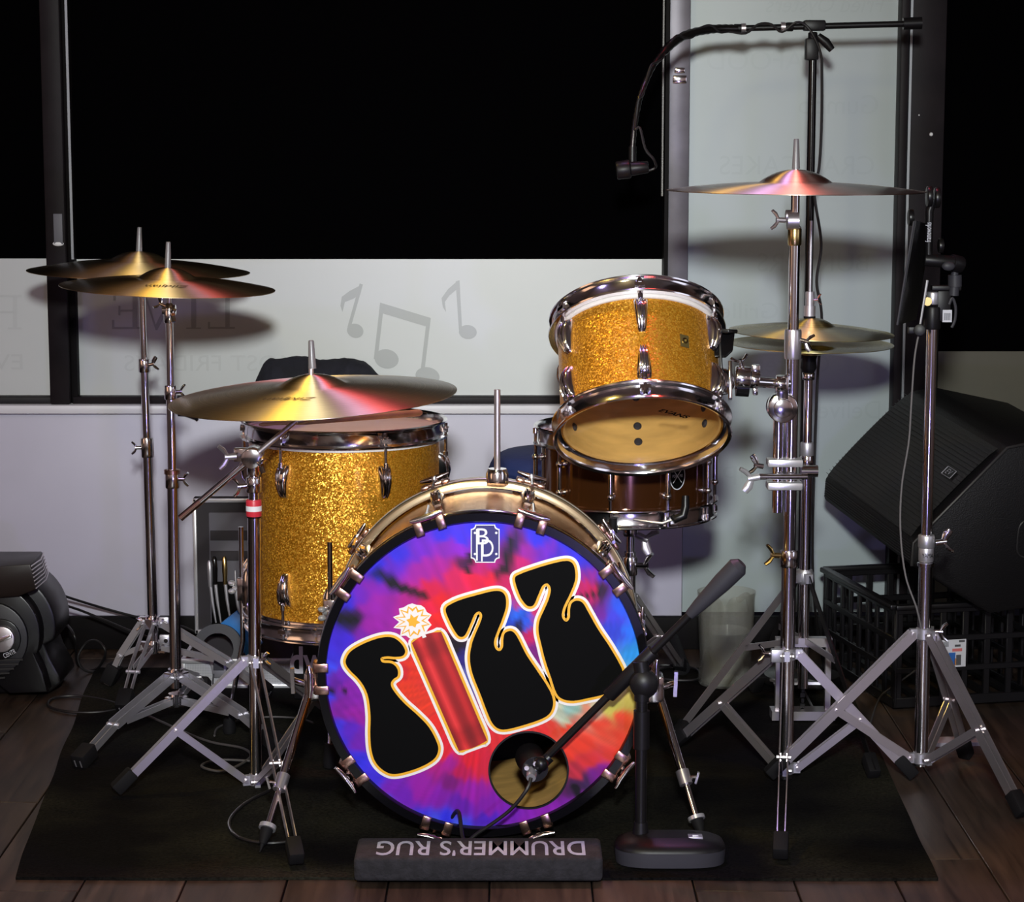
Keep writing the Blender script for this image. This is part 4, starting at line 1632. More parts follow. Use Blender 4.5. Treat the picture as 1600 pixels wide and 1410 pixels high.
for py in (971, 999):
    mb = MB()
    p = Pr(py) + V((.028, -.012, 0))
    mb.box(p, (.024, .010, .026))
    cp_ = part('hub_clamp', mb, steel, lr, True, bev=.003)
    mb = MB()
    mb.cyl(p + V((.004, -.004, 0)), p + V((.004, -.010, 0)), .005, n=10)
    part('bolt', mb, chrome, cp_, True)
cr_ = at(217, 424, YR)
cymbal_post(lr, Pr(480), at(218, 357, YR))
sleeve(lr, at(217, 396, YR), at(218, 355, YR))
cymbal('bronze crash cymbal at far left, the higher and further of the overlapping pair', cr_, .505, cymbal_bronze, 0.5, 1.3, bell=.068, bow=.024)
felts(lr, cr_ + UP * .046, UP)

# ------------------------------------------------------------------ front left boom stand and ride
YB = 4.42
bb, bt = at(400, 1222, YB), at(396, 722, YB)
fb_ = thing('boom_cymbal_stand', 'chrome boom cymbal stand in front of the floor tom', 'cymbal stand', (bb.x, YB, 0), group='cymbal stands')
Pb = lambda py: bb + (bt - bb) * ((1222 - py) / (1222 - 722))
pole(fb_, Pb(1232), Pb(1030), .0118)
pole(fb_, Pb(1030), Pb(800), .0128)
pole(fb_, Pb(800), Pb(735), .0102)
collar(fb_, Pb(793), UP, .0155, .034, red_plastic, name='red_band')
mb = MB()
mb.cyl(Pb(797), Pb(789), .0158, n=24)
part('white_band', mb, white_print, fb_, True)
collar(fb_, Pb(804), UP, .0148, .010, black_gloss, name='black_ring')
collar(fb_, Pb(757), UP, .0150, .030, chrome, (-1, -.2, -.1))
collar(fb_, Pb(727), UP, .0130, .040, chrome)
tripod(fb_, (bb.x, YB), Pb(1030).z, Pb(1218).z, [fl(180, 1246, RZ), fl(464, 1356, RZ), fl(560, 1150, RZ)], r=.013)
wing(fb_, Pb(1028) + V((.012, -.008, 0)), (1, -.3, .2), k=.7)
bA, bB = at(283, 809, YB - .035), at(465, 656, YB - .035)
pole(fb_, bA, bA + (bB - bA) * .62, .0066, 'boom_arm')
pole(fb_, bA + (bB - bA) * .62, bB, .0052, 'boom_rod', chrome_worn)
mb = MB()
mb.cyl(bA - (bB - bA).normalized() * .002, bA + (bB - bA).normalized() * .05, .0070, n=14)
part('boom_end_sleeve', mb, copper, fb_, True)
bC = bA + (bB - bA) * .61
mb = MB()
mb.cyl(bC + V((0, .045, 0)), bC + V((0, -.014, 0)), .020, n=20)
mb.box(bC + V((-.012, .018, .004)), (.05, .022, .026))
part('boom_tilter', mb, chrome, fb_, True, bev=.002)
wing(fb_, bC + V((-.030, -.004, .004)), (-1, -.25, -.05), chrome_worn, 1.25)
wing(fb_, bC + V((.014, -.012, -.008)), (.6, -.8, -.2), chrome, .8)
cb_ = at(489, 620, YB - .02)
mb = MB()
mb.tube([bB, bB + V((.010, 0, .002)), bB + V((.034, .008, .006))], [.0095, .0095, .0075], 14)
part('cymbal_tilter', mb, chrome_worn, fb_, True)
cymbal_post(fb_, bB + V((.026, .010, .002)), at(486, 536, YB - .02))
sleeve(fb_, at(488, 576, YB - .02), at(486, 532, YB - .02), .0078, .0055)
cymbal('large bronze ride cymbal tilted over the floor tom', cb_, .562, cymbal_ride, 2.0, -2.7, bell=.066, bow=.024, bh=.020, print_=('Zildjian', R(168), .150, .105))

# ------------------------------------------------------------------ right main stand and its cymbal
YM = 4.46
mX = at(1236, 700, YM).x
zM = lambda py: at(1236, py, YM).z
PM = lambda py, dx=0, dy=0: V((mX + dx, YM + dy, zM(py)))
ms = thing('cymbal_stand', 'tall chrome cymbal stand at right with the high crash cymbal', 'cymbal stand', (mX, YM, 0), group='cymbal stands')
pole(ms, PM(1216), PM(872), .0148)
pole(ms, PM(872), PM(545), .0128)
pole(ms, PM(545), PM(378), .0108)
collar(ms, PM(538), UP, .0170, .058, chrome_worn)
wing(ms, PM(531, .014, -.006), (1, -.3, -.25), k=.9)
collar(ms, PM(873), UP, .0180, .034, chrome)
wing(ms, PM(868, -.018, -.004), (-1, -.2, .1), gold_brass, 1.1)
collar(ms, PM(370), UP, .0135, .034, gold_brass, name='tilter_base')
mb = MB()
mb.tube([PM(372, .003), PM(358, .004), PM(348, -.006), PM(340, -.004)], [.010, .0095, .009, .008], 14)
mb.cyl(PM(345, -.016, -.006), PM(345, .006, -.006), .017, n=16)
mb.cyl(PM(338, -.018, .004), PM(338, .004, .004), .012, n=12)
part('tilter', mb, chrome_worn, ms, True)
wing(ms, PM(344, -.020, -.008), (-1, -.1, .05), chrome_worn, 1.0)
pole(ms, PM(340), PM(300), .0085, 'post_base')
cm_ = PM(298)
cymbal_post(ms, PM(318), PM(220))
sleeve(ms, PM(264), PM(217), .0078, .0052)
cymbal('polished crash cymbal high at right, the topmost cymbal', cm_, .502, cymbal_red, 0.2, .35, bell=.072, bow=.016, bh=.025)
tripod(ms, (mX, YM), zM(1022), zM(1200), [fl(1219, 1348, RZ), fl(1428, 1222), fl(1052, 1172, RZ)], r=.0155, w=.019)
mb = MB()
mb.box(PM(1022, -.022, -.014), (.026, .018, .026))
part('hub_block', mb, steel, ms, True, bev=.002)
wing(ms, PM(1020, -.036, -.010), (-1, -.2, .1), k=.9)

# tom arm clamped onto it
ta = thing('tom_mount_arm', 'chrome clamp and ball arm joining the rack tom to the tall stand', 'clamp', PM(760, -.02, 0))
TX = -.026
pole(ta, PM(800, TX, -.005), PM(655, TX, -.005), .0105)
mb = MB()
mb.box(PM(722, TX * .5, -.004), (.070, .040, .016))
mb.box(PM(758, TX * .5, -.004), (.070, .040, .016))
part('clamp_jaw', mb, case_edge, ta, True, bev=.004)
mb = MB()
mb.cyl(PM(742, TX - .040, -.026), PM(742, .030, -.026), .006, n=12)
mb.cyl(PM(735, TX + .045, -.012), PM(735, TX + .078, -.012), .012, n=16)
part('clamp_bolt', mb, chrome, ta, True)
wing(ta, PM(742, TX - .038, -.026), (-1, 0, -.2), case_edge, 1.3)
wing(ta, PM(728, TX - .030, -.010), (-1, -.2, .2), chrome, 1.0)
mb = MB()
mb.cyl(PM(636, TX + .006, -.024), PM(636, TX + .006, .016), .030, n=28)
bj = part('ball_joint', mb, chrome, ta, True, bev=.004)
mb = MB()
mb.cyl(PM(636, TX + .006, -.030), PM(636, TX + .006, -.023), .019, n=24)
part('joint_cap', mb, chrome, bj, True, bev=.002)
hz = lambda px, py=597, dy=-.03: at(px, py, YM + dy)
mb = MB()
mb.tube([hz(1232, 600, -.005), hz(1222, 600, -.01), hz(1180, 597)], .0105, 16)
part('cross_tube', mb, chrome, ta, True)
mb = MB()
mb.cyl(hz(1212, 600, -.02), hz(1228, 600, -.02), .0165, n=18)
mb.box(hz(1222, 606, -.01), (.024, .03, .05))
part('elbow', mb, chrome, ta, True, bev=.004)
mb = MB()
mb.cyl(hz(1148, 590), hz(1172, 592), .0235, n=22)
mb.cyl(hz(1172, 592), hz(1186, 594), .0185, n=22)
part('arm_socket', mb, chrome, ta, True, bev=.003)
mb = MB()
mb.cyl(hz(1150, 604), hz(1170, 605), .0195, n=18)
part('rubber_insert', mb, black_gloss, ta, True)
wing(ta, hz(1160, 574), (-.3, -.2, 1), chrome, .9)
mb = MB()
mb.box(hz(1181, 578), (.016, .016, .02))
part('key_screw', mb, chrome, ta, True, bev=.002)
mb = MB()
mb.box(hz(1180, 612), (.010, .012, .014))
part('key_screw', mb, chrome, ta, True, bev=.002)

# ------------------------------------------------------------------ hi-hat stand with two hats
YH = 4.93
hX = at(1263, 600, YH).x
zH = lambda py: at(1263, py, YH).z
PH = lambda py, dx=0, dy=0: V((hX + dx, YH + dy, zH(py)))
hs = thing('hi_hat_stand', 'chrome hi-hat stand standing behind the tall cymbal stand', 'hi-hat stand', (hX, YH, 0))
pole(hs, PH(1075), PH(705), .0120)
pole(hs, PH(705), PH(582), .0098)
collar(hs, PH(702), UP, .0150, .030, steel)
collar(hs, PH(722), UP, .0150, .030, chrome)
pole(hs, PH(600), PH(345), .0034, 'pull_rod', steel)
mb = MB()
mb.tube([PH(585), PH(575), PH(562), PH(555)], [.010, .018, .016, .020], 18)
part('hat_seat', mb, black_plastic, hs, True)
mb = MB()
mb.cyl(PH(556), PH(547), .019, n=20)
part('seat_felt', mb, rubber, hs, True)
collar(hs, PH(588), UP, .0135, .016, chrome)
mb = MB()
mb.cyl(PH(500), PH(494), .013, n=20)
part('top_felt', mb, rubber, hs, True)
mb = MB()
mb.cyl(PH(494), PH(478), .0125, n=20)
mb.cyl(PH(478), PH(456), .0098, n=18)
part('clutch', mb, steel, hs, True)
wing(hs, PH(468, .008, -.006), (1, -.5, .1), chrome, .6)
cymbal('top hi-hat cymbal of greenish bronze with its bell upward', PH(519, .004), .358, cymbal_hat, 1.0, 1.6, bell=.052, bow=.014, bh=.017)
cymbal('bottom hi-hat cymbal of greenish bronze with its bell downward', PH(538, .004), .358, cymbal_hat, 1.0, .6, bell=.052, bow=.010, bh=.015, flip=True)
zc = zH(902)
feet = [fl(1052, 1168, RZ), fl(1366, 1222), V((hX - .085, YH + .21, RZ))]
mb = MB()
mb.tube([PH(912), PH(908), PH(896), PH(890)], [.016, .020, .020, .016], 20)
for f in feet:
    d = V((f.x - hX, f.y - YH, 0)).normalized()
    mb.bar(PH(901) + d * .012, PH(901) + d * .034, .020, .016, UP)
part('leg_hub', mb, steel, hs, True)
for f in feet:
    d = V((f.x - hX, f.y - YH, 0)).normalized()
    tn = d.cross(UP)
    A = PH(901) + d * .030
    mb = MB()
    mb.bar(A, V(f) + UP * .02, .018, .003, UP if f is feet[0] else UP)
    lo = part('leg', mb, chrome_worn if f is feet[0] else black_metal, hs, True)
    mb = MB()
    mb.bar(V(f) + UP * .014, V(f) + UP * .014 + (A - V(f)).normalized() * .05, .026, .026, UP)
    part('rubber_foot', mb, rubber, lo, True, bev=.004)
    mb = MB()
    M = A + (V(f) - A) * .42
    mb.bar(M, PH(1000) + d * .014, .014, .003, UP)
    part('brace', mb, chrome_worn, hs, True)
mb = MB()
for s in (-1, 1):
    mb.bar(PH(1000, s * .055), V((hX + s * .055, YH, RZ + .02)), .012, .016, (1, 0, 0))
mb.bar(PH(1003, -.062), PH(1003, .062), .020, .024, UP)
mb.box((hX, YH, RZ + .012), (.14, .05, .02))
part('pedal_frame', mb, chrome_worn, hs, True)
mb = MB()
mb.bar((hX, YH + .02, RZ + .075), (hX, YH + .27, RZ + .022), .085, .006, (1, 0, 0))
part('footboard', mb, steel, hs, True)
mb = MB()
for s in (-1, 1):
    mb.tube([(hX + s * .03, YH, RZ + .012), (hX + s * .03, YH + .28, RZ + .012)], .003, 6)
part('spacer_rods', mb, chrome_worn, hs, True)
mb = MB()
for i in range(12):
    mb.box(PH(1045) - UP * (.012 * i), (.010 if i % 2 else .006, .006 if i % 2 else .010, .010))
part('pull_chain', mb, black_metal, hs, True)

# ------------------------------------------------------------------ right stand holding a tablet mount
YT = 4.46
tX = at(1448, 830, YT).x
zT = lambda py: at(1448, py, YT).z
PT = lambda py, dx=0, dy=0: V((tX + dx, YT + dy, zT(py)))
rs = thing('accessory_stand', 'chrome stand at far right holding a tablet mount', 'stand', (tX, YT, 0))
pole(rs, PT(1196), PT(885), .0138)
pole(rs, PT(860), PT(505), .0108)
collar(rs, PT(846), UP, .0165, .026, steel)
wing(rs, PT(848, .018, -.002), (1, -.1, .15), chrome, 1.2)
collar(rs, PT(866), UP, .0150, .030, steel, name='maker_collar')
me = text_mesh('YAMAHA', .013, black_print, width=.034)
text_part('collar_print', me, rs, Matrix.Translation(PT(867, .006, -.0156) - rs.location) @ Matrix.Rotation(PI / 2, 4, 'X'))
collar(rs, PT(882), UP, .0172, .008, chrome, name='memory_ring')
collar(rs, PT(497), UP, .0165, .044, black_plastic, name='plastic_cap')
collar(rs, PT(466), UP, .0125, .024, steel, name='top_ring')
mb = MB()
mb.cyl(PT(470, -.012, -.012), PT(470, -.014, -.022), .0085, n=14)
part('clamp_screw', mb, gold_brass, rs, True)
tripod(rs, (tX, YT), zT(990), zT(1184), [fl(1200, 1222, RZ), fl(1600, 1285), fl(1510, 1192)], r=.0150, w=.020)
wing(rs, PT(986, .018, -.006), (1, -.2, 0), k=1.0)

tm = thing('tablet_mount', 'black jointed tablet mount at the top of the far right stand', 'mount', PT(470, .02, 0))
q = lambda px, py, dy=0: at(px, py, YT + dy)
mb = MB()
mb.add([q(1428, 345, -.10), q(1402, 508, -.10), q(1404, 508, -.10), q(1432, 345, -.10), q(1452, 352, .12), q(1428, 500, .12), q(1432, 500, .12), q(1456, 352, .12)],
       [(0, 1, 2, 3), (4, 7, 6, 5), (0, 4, 5, 1), (3, 2, 6, 7), (0, 3, 7, 4), (1, 5, 6, 2)])
tp = part('holder_plate', mb, black_plastic, tm, True)
mb = MB()
mb.tube([q(1428, 346, -.101), q(1402, 508, -.101)], .0022, 8)
part('plate_edge', mb, grey_plastic, tp, True)
for (px, py, w_, rr) in ((1423, 340, .022, .016), (1452, 307, .010, .020), (1464, 309, .010, .020), (1470, 384, .008, .014)):
    mb = MB()
    mb.cyl(q(px - 4, py, -.03), q(px + 4, py, -.03), rr, n=22)
    part('joint_knob', mb, black_metal, tm, True, bev=.002)
mb = MB()
mb.tube([q(1458, 312, -.02), q(1452, 330, -.02), q(1451, 400, -.02)], [.009, .0085, .007], 12)
arm = part('arm_link', mb, black_metal, tm, True)
me = text_mesh('frameworks', .016, label_white, width=.038)
text_part('arm_print', me, arm, Matrix.Translation(q(1451, 363, -.030) - tm.location) @ Matrix.Rotation(PI / 2, 4, 'X') @ Matrix.Rotation(PI / 2, 4, 'Z'))
mb = MB()
mb.cyl(q(1444, 406, -.02), q(1492, 410, -.02), .0125, n=18)
mb.cyl(q(1486, 410, -.02), q(1502, 414, -.01), .0165, n=18)
part('cross_joint', mb, black_plastic, tm, True, bev=.002)
mb = MB()
mb.ball(q(1482, 416, -.05), .013, 14, 8, (1, .5, .7))
part('clamp_knob', mb, grey_plastic, tm, True)
mb = MB()
mb.cyl(q(1494, 415, -.005), q(1491, 432, -.005), .0075, n=12)
mb.cyl(q(1492, 430, -.005), q(1492, 448, -.005), .0135, n=20)
mb.cyl(q(1491, 448, -.005), q(1490, 462, -.005), .0100, n=20)
part('swivel', mb, grey_plastic, tm, True)
mb = MB()
mb.box(q(1478, 450, 0), (.058, .018, .010))
mb.box(q(1474, 478, 0), (.026, .018, .06))
part('pole_clamp', mb, black_plastic, tm, True, bev=.002)
mb = MB()
mb.tube(spline([q(1483, 476, -.012), q(1488, 466, -.012), q(1493, 480, -.012), q(1492, 500, -.012), q(1487, 512, -.012)], 6), .003, 8)
part('clamp_lever', mb, grey_plastic, tm, True)
mb = MB()
mb.box(q(1480, 494, -.014), (.018, .001, .024))
tg = part('barcode_tag', mb, label_white, tm, True)
mb = MB()
for i in range(7):
    mb.box(q(1475.5 + i * 1.5, 495, -.0155), (.0009, .0006, .014))
part('barcode', mb, ink_grey, tg, True)
mb = MB()
mb.tube([q(1449, 438, -.03), q(1437, 512, -.03)], [.0028, .0022], 8)
part('wire_clip', mb, steel, tm, True)
mb = MB()
mb.box(q(1430, 516, -.03), (.028, .014, .014))
mb.cyl(q(1437, 516, -.046), q(1437, 516, -.015), .012, n=14)
part('clip_base', mb, black_plastic, tm, True, bev=.002)
mb = MB()
mb.tube(spline([q(1436, 520, -.03), q(1429, 560, -.03), q(1424, 630, -.03), q(1420, 690, -.03), q(1409, 760, -.03), q(1407, 830, -.03), q(1415, 900, -.03), q(1432, 950, -.03), q(1440, 985, -.01)], 8), .0018, 6)
single('thin_grey_cable', mb, felt, 'thin grey cable hanging down from the tablet mount', 'cable', q(1440, 985, -.01))

# ================================================================== overhead microphone stand
YO = 5.28
oX = at(1266, 300, YO).x
zO = lambda py: at(1266, py, YO).z
om = thing('overhead_mic_stand', 'black boom microphone stand with gooseneck reaching over the kit', 'microphone stand', (oX, YO, 0))
pole(om, V((oX, YO, .03)), V((oX, YO, zO(520))), .0135, 'lower_tube', black_metal)
pole(om, V((oX, YO, zO(520))), V((oX, YO, zO(92))), .0095, 'upper_tube', black_gloss)
collar(om, V((oX, YO, zO(515))), UP, .018, .05, black_plastic, name='height_clutch')
mb = MB()
mb.lathe([(0, RZ + .034), (.03, RZ + .034), (.04, RZ + .024), (.090, RZ + .018), (.095, RZ + .010), (.095, RZ + .001), (0, RZ + .001)], 40, Matrix.Translation((oX, YO, 0)))
part('round_base', mb, black_metal, om, True)
mb = MB()
mb.box(at(1268, 77, YO), (.030, .030, .050))
mb.box(at(1272, 40, YO), (.050, .032, .024))
mb.cyl(at(1270, 50, YO + .001), at(1270, 64, YO + .001), .011, n=14)
part('boom_clutch', mb, black_plastic, om, True, bev=.004)
mb = MB()
mb.tube([at(1278, 56, YO - .02), at(1290, 66, YO - .02), at(1300, 78, YO - .02)], [.008, .011, .008], 10)
part('clutch_handle', mb, black_plastic, om, True)
pole(om, at(1165, 44, YO), at(1425, 37, YO), .0072, 'boom_tube', black_metal)
mb = MB()
mb.cyl(at(1411, 37, YO), at(1440, 36, YO), .014, n=18)
part('counterweight', mb, black_metal, om, True)
for px, py, mt_ in ((1224, 42, chrome_worn), (1162, 44, chrome_worn)):
    mb = MB()
    mb.cyl(at(px - 4, py, YO), at(px + 3, py, YO), .0112, n=18)
    part('boom_ring', mb, mt_, om, True)
mb = MB()
mb.cyl(at(1227, 42, YO), at(1240, 42, YO), .0105, n=18)
part('boom_joint', mb, black_plastic, om, True, bev=.004)
mb = MB()
mb.cyl(at(1147, 44, YO), at(1158, 44, YO), .0095, n=18)
part('boom_joint', mb, black_plastic, om, True)
gp = spline([at(1152, 45, YO), at(1110, 46, YO - .03), at(1065, 58, YO - .10), at(1028, 92, YO - .18), at(1004, 140, YO - .24), at(993, 185, YO - .27), at(988, 232, YO - .28)], 10)
mb = MB()
L_ = len(gp)
mb.tube(gp, [.0058 + .0010 * (i % 2) + (.0035 if i < L_ * .45 else 0) for i in range(L_)], 12)
part('gooseneck', mb, mat('gooseneck_steel', (0.055, 0.05, 0.05), 0.3, 0.9), om, True)
cp = [p + V((.0, -.011, 0)) + V((0, .006 * math.sin(i * .55), .011 * math.cos(i * .55))) for i, p in enumerate(gp)]
pre = [at(1284, 92, YO - .016), at(1278, 70, YO - .024), at(1262, 42, YO - .03), at(1244, 35, YO - .016), at(1222, 50, YO - .014), at(1205, 38, YO - .012), at(1185, 38, YO - .012), at(1165, 52, YO - .012)]
post_ = [at(1000, 200, YO - .29), at(1008, 232, YO - .30), at(1022, 250, YO - .30), at(1024, 262, YO - .28), at(1010, 268, YO - .28)]
mb = MB()
mb.tube(spline(pre + cp[4:-8:3] + post_, 4), .0030, 7)
mb.tube(spline([at(1284, 92, YO - .016), at(1284, 180, YO - .012), at(1280, 260, YO - .012), at(1272, 300, YO - .014), at(1283, 380, YO - .014), at(1276, 440, YO - .018), at(1284, 500, YO - .02), at(1276, 620, YO - .02), at(1270, 900, YO - .02), fl(1290, 1060, RZ)], 8), .0034, 7)
single('microphone_cable', mb, cable_black, 'black cable wound along the overhead microphone boom', 'cable', at(1284, 92, YO))
mic = thing('overhead_microphone', 'small black microphone hanging from the gooseneck', 'microphone', gp[-1] - UP * .06)
mb = MB()
p = gp[-1]
mb.cyl(p + UP * .004, p - UP * .030, .0085, n=16)
part('swivel_collar', mb, black_metal, mic, True)
mb = MB()
mb.cyl(p + V((.035, -.01, -.040)), p + V((-.005, -.01, -.044)), .013, .016, n=18)
mb.cyl(p + V((-.005, -.01, -.044)), p + V((-.035, -.01, -.048)), .021, .020, n=18)
part('body', mb, black_plastic, mic, True, bev=.003)

# ================================================================== bass drum microphone on a low stand
YK = 3.965
km = thing('kick_mic_stand', 'low black boom stand in front of the bass drum', 'microphone stand', fl(1010, 1345, RZ))
kb = km.location.copy()
base_c = fl(1046, 1342, RZ)
mb = MB()
N_ = 40
rows = []
for k, (zz, sx_, sy_) in enumerate(((.001, 1.0, 1.0), (.026, 1.02, 1.0), (.034, .97, .93), (.040, .84, .74), (.046, .5, .42))):
    row = []
    for i in range(N_ + 1):
        a = 2 * PI * i / N_
        cx, sy = math.cos(a), math.sin(a)
        ex = .098 * sx_ * math.copysign(abs(cx) ** .55, cx)
        ey = .058 * sy_ * math.copysign(abs(sy) ** .7, sy)
        row.append(V((base_c.x + ex, base_c.y + ey, RZ + zz)))
    rows.append(row)
mb.grid(rows)
mb.poly(rows[-1][:-1])
part('weighted_base', mb, black_plastic, km, True)
mb = MB()
band = [V((p.x, p.y - .0012, p.z)) for p in rows[0][N_ // 2 + 1:N_]]
band2 = [V((p.x, p.y - .0014, RZ + .027)) for p in rows[1][N_ // 2 + 1:N_]]
mb.grid([band, band2])
part('grey_bumper', mb, grey_plastic, km, True)
mb = MB()
mb.box(V((base_c.x + .045, base_c.y - .012, RZ + .0445)), (.026, .022, .004))
mb.box(V((base_c.x + .045, base_c.y - .012, RZ + .0470)), (.012, .010, .003))
part('base_plate_emblem', mb, steel, km, True, bev=.001)
kx = fl(1000, 1335, RZ).x
ky = base_c.y + .012
ztop = at(1008, 1085, ky).z
pole(km, V((kx, ky, RZ + .035)), V((kx, ky, ztop - .02)), .0105, 'pole', black_metal)
mb = MB()
mb.cyl(V((kx, ky, RZ + .035)), V((kx, ky, RZ + .065)), .016, .012, n=18)
part('pole_socket', mb, black_plastic, km, True)
mb = MB()
mb.cyl(V((kx, ky, ztop - .10)), V((kx, ky, ztop - .03)), .0145, n=18)
mb.cyl(V((kx, ky, ztop - .03)), V((kx, ky, ztop - .01)), .010, n=18)
mb.cyl(V((kx, ky, ztop - .012)), V((kx, ky, ztop + .006)), .0135, n=18)
part('height_clutch', mb, black_plastic, km, True)
kA, kB = at(1153, 886, ky - .02), at(858, 1180, 4.02)
kd = (kB - kA).normalized()
kl = (kB - kA).length
pole(km, kA, kB, .0072, 'boom_tube', black_metal)
mb = MB()
mb.tube([kA - kd * .01, kA, kA + kd * .04, kA + kd * .10, kA + kd * .125], [.010, .0185, .0175, .0125, .009], 16)
part('counterweight', mb, grey_plastic, km, True)
mb = MB()
mb.cyl(kA + kd * (kl * .44), kA + kd * (kl * .68), .0135, n=16)
part('boom_sleeve', mb, black_plastic, km, True, bev=.002)
mb = MB()
kc = V((kx + .004, ky + .004, ztop + .018))
mb.lathe([(0, -.018), (.021, -.018), (.026, -.005), (.025, .010), (.016, .018), (0, .020)], 24, Matrix.Translation(kc) @ Matrix.Rotation(PI / 2, 4, 'X'))
mb.cyl(kc, kc + V((-.006, .004, .040)), .014, n=16)
part('boom_clutch', mb, black_plastic, km, True)
kmic = thing('kick_microphone', 'black microphone aimed into the bass drum port hole', 'microphone', at(833, 1205, 4.03))
mp = at(833, 1203, 4.03)
mb = MB()
mb.cyl(mp + V((.004, -.012, .004)), mp + V((-.006, .06, .006)), .024, .027, n=24)
mb.ball(mp + V((-.006, .06, .006)), .027, 20, 12)
part('body', mb, black_plastic, kmic, True)
mb = MB()
mb.cyl(mp + V((.030, -.006, .026)), mp + V((.004, -.012, .002)), .0105, n=16)
mb.ball(mp + V((.014, -.018, .016)), .014, 14, 10)
part('swivel', mb, black_metal, kmic, True)
mb = MB()
mb.cyl(mp + V((-.002, -.012, 0)), mp + V((-.004, -.034, -.006)), .0105, .0085, n=16)
part('cable_plug', mb, steel, kmic, True)
for dx, dz in ((.004, .018), (-.012, .010)):
    mb = MB()
    mb.cyl(mp + V((dx, -.012, dz)), mp + V((dx, -.026, dz)), .0045, n=10)
    part('thumb_screw', mb, chrome_worn, kmic, True)
mb = MB()
mb.tube(spline([mp + V((-.004, -.034, -.006)), at(822, 1236, 3.985), at(795, 1268, 3.99), at(750, 1300, 4.0), at(725, 1313, 4.01), V((at(715, 1316, 4.03).x, 4.06, RZ + .055)), V((at(690, 1316, 4.03).x, 4.12, RZ + .008)), V((at(690, 1316, 4.03).x - .05, 4.3, RZ + .006))], 8), .0036, 8)
single('kick_microphone_cable', mb, cable_black, 'black cable drooping from the bass drum microphone', 'cable', mp)

# ================================================================== foam stop block with its lettering
c0, c1 = fl(553, 1378, RZ), fl(942, 1380, RZ)
blk = thing('rug_stop_block', 'black padded block with upside-down grey lettering at the rug front', 'block', ((c0.x + c1.x) / 2, (c0.y + c1.y) / 2, RZ))
bw, bd_, bh_ = c1.x - c0.x, .118, .044
foam = mat('black_foam_cover', (0.016, 0.015, 0.019), 0.9, var=0.4, vscale=60, bump=0.6, bscale=180)
mb = MB()
mb.box((0, bd_ / 2, bh_ / 2), (bw, bd_, bh_))
part('padded_body', mb, foam, blk, bev=.008, seg=3)
me = text_mesh("DRUMMER'S RUG", .112, grey_print, bold=.0012, width=327 / 890.0)
text_part('lettering', me, blk, Matrix.Translation((at(752, 1328, 3.93).x - blk.location.x, .056, bh_ + .0009)) @ Matrix.Rotation(PI, 4, 'Z'))

# ================================================================== snare stand
ns = thing('snare_stand', 'chrome snare stand under the amber snare drum', 'snare stand', (SN.x + .01, 4.84, 0))
sc_ = V((SN.x + .012, 4.84, 0))
zs = lambda py: at(985, py, 4.80).z
pole(ns, sc_ + UP * .20, sc_ + UP * zs(868), .0125, 'lower_tube')
pole(ns, sc_ + UP * zs(870), sc_ + UP * zs(822), .0095, 'upper_tube')
collar(ns, sc_ + UP * zs(890), UP, .0165, .040, chrome, (1, -.4, .1), wk=1.4)
collar(ns, sc_ + UP * zs(832), UP, .0155, .030, chrome)
wing(ns, sc_ + UP * zs(840) + V((.014, -.010, 0)), (.9, -.3, -.4), chrome_worn, 1.5)
for k in range(3):
    a = R(-100 + 120 * k)
    d = V((math.cos(a), math.sin(a), 0))
    mb = MB()
    zb_ = snare.location.z - .026
    p0, p1 = sc_ + UP * zs(820), V((SN.x, 4.82, zb_)) + d * (SR + .024)
    mb.tube([p0, p0 + (p1 - p0) * .5 - UP * .002, p1, p1 + UP * .028], [.0055, .005, .005, .005], 10)
    bs = part('basket_arm', mb, chrome, ns, True)
    mb = MB()
    mb.cyl(p1 - UP * .004, p1 + UP * .030, .0085, n=12)
    part('rubber_grip', mb, rubber, bs, True)
tripod(ns, (sc_.x, sc_.y), .30, .16, [fl(1066, 1052, RZ), V((sc_.x - .24, 4.62, RZ)), V((sc_.x - .05, 5.14, RZ))], r=.014, w=.015)
mb = MB()
mb.tube([fl(1052, 1028, RZ) + UP * .05, fl(1066, 1055, RZ) + UP * .016], [.013, .019], 14)
part('rubber_boot', mb, rubber, ns, True)

# ================================================================== drum throne
th = thing('drum_throne', 'drum throne with a round buttoned blue velvet seat', 'stool', (at(882, 720, 5.28).x, 5.28, 0))
zt_ = at(880, 704, 5.28).z
mb = MB()
prof = [(0, zt_), (.08, zt_), (.145, zt_ - .004), (.165, zt_ - .014), (.172, zt_ - .032)]
for i in range(10):
    prof.append((.172 + .003 * math.sin(i * 1.3), zt_ - .034 - .005 * i))
prof += [(.160, zt_ - .088), (0, zt_ - .09)]
mb.lathe(prof, 72)
for v in mb.v:
    r_ = math.hypot(v.x, v.y)
    if r_ > .16 and v.z < zt_ - .02:
        k = 1 + .018 * math.cos(math.atan2(v.y, v.x) * 36)
        v.x *= k
        v.y *= k
part('cushion', mb, blue_velvet, th, ang=1.2)
mb = MB()
mb.cyl((0, 0, zt_ - .09), (0, 0, .16), .0125, n=16)
mb.cyl((0, 0, zt_ - .11), (0, 0, zt_ - .088), .05, n=20)
part('post', mb, chrome, th)
tripod(th, (th.location.x, th.location.y), .30, .15, [V((th.location.x + .24 * math.cos(a), 5.28 + .24 * math.sin(a), RZ)) for a in (.6, 2.7, 4.6)], r=.016)

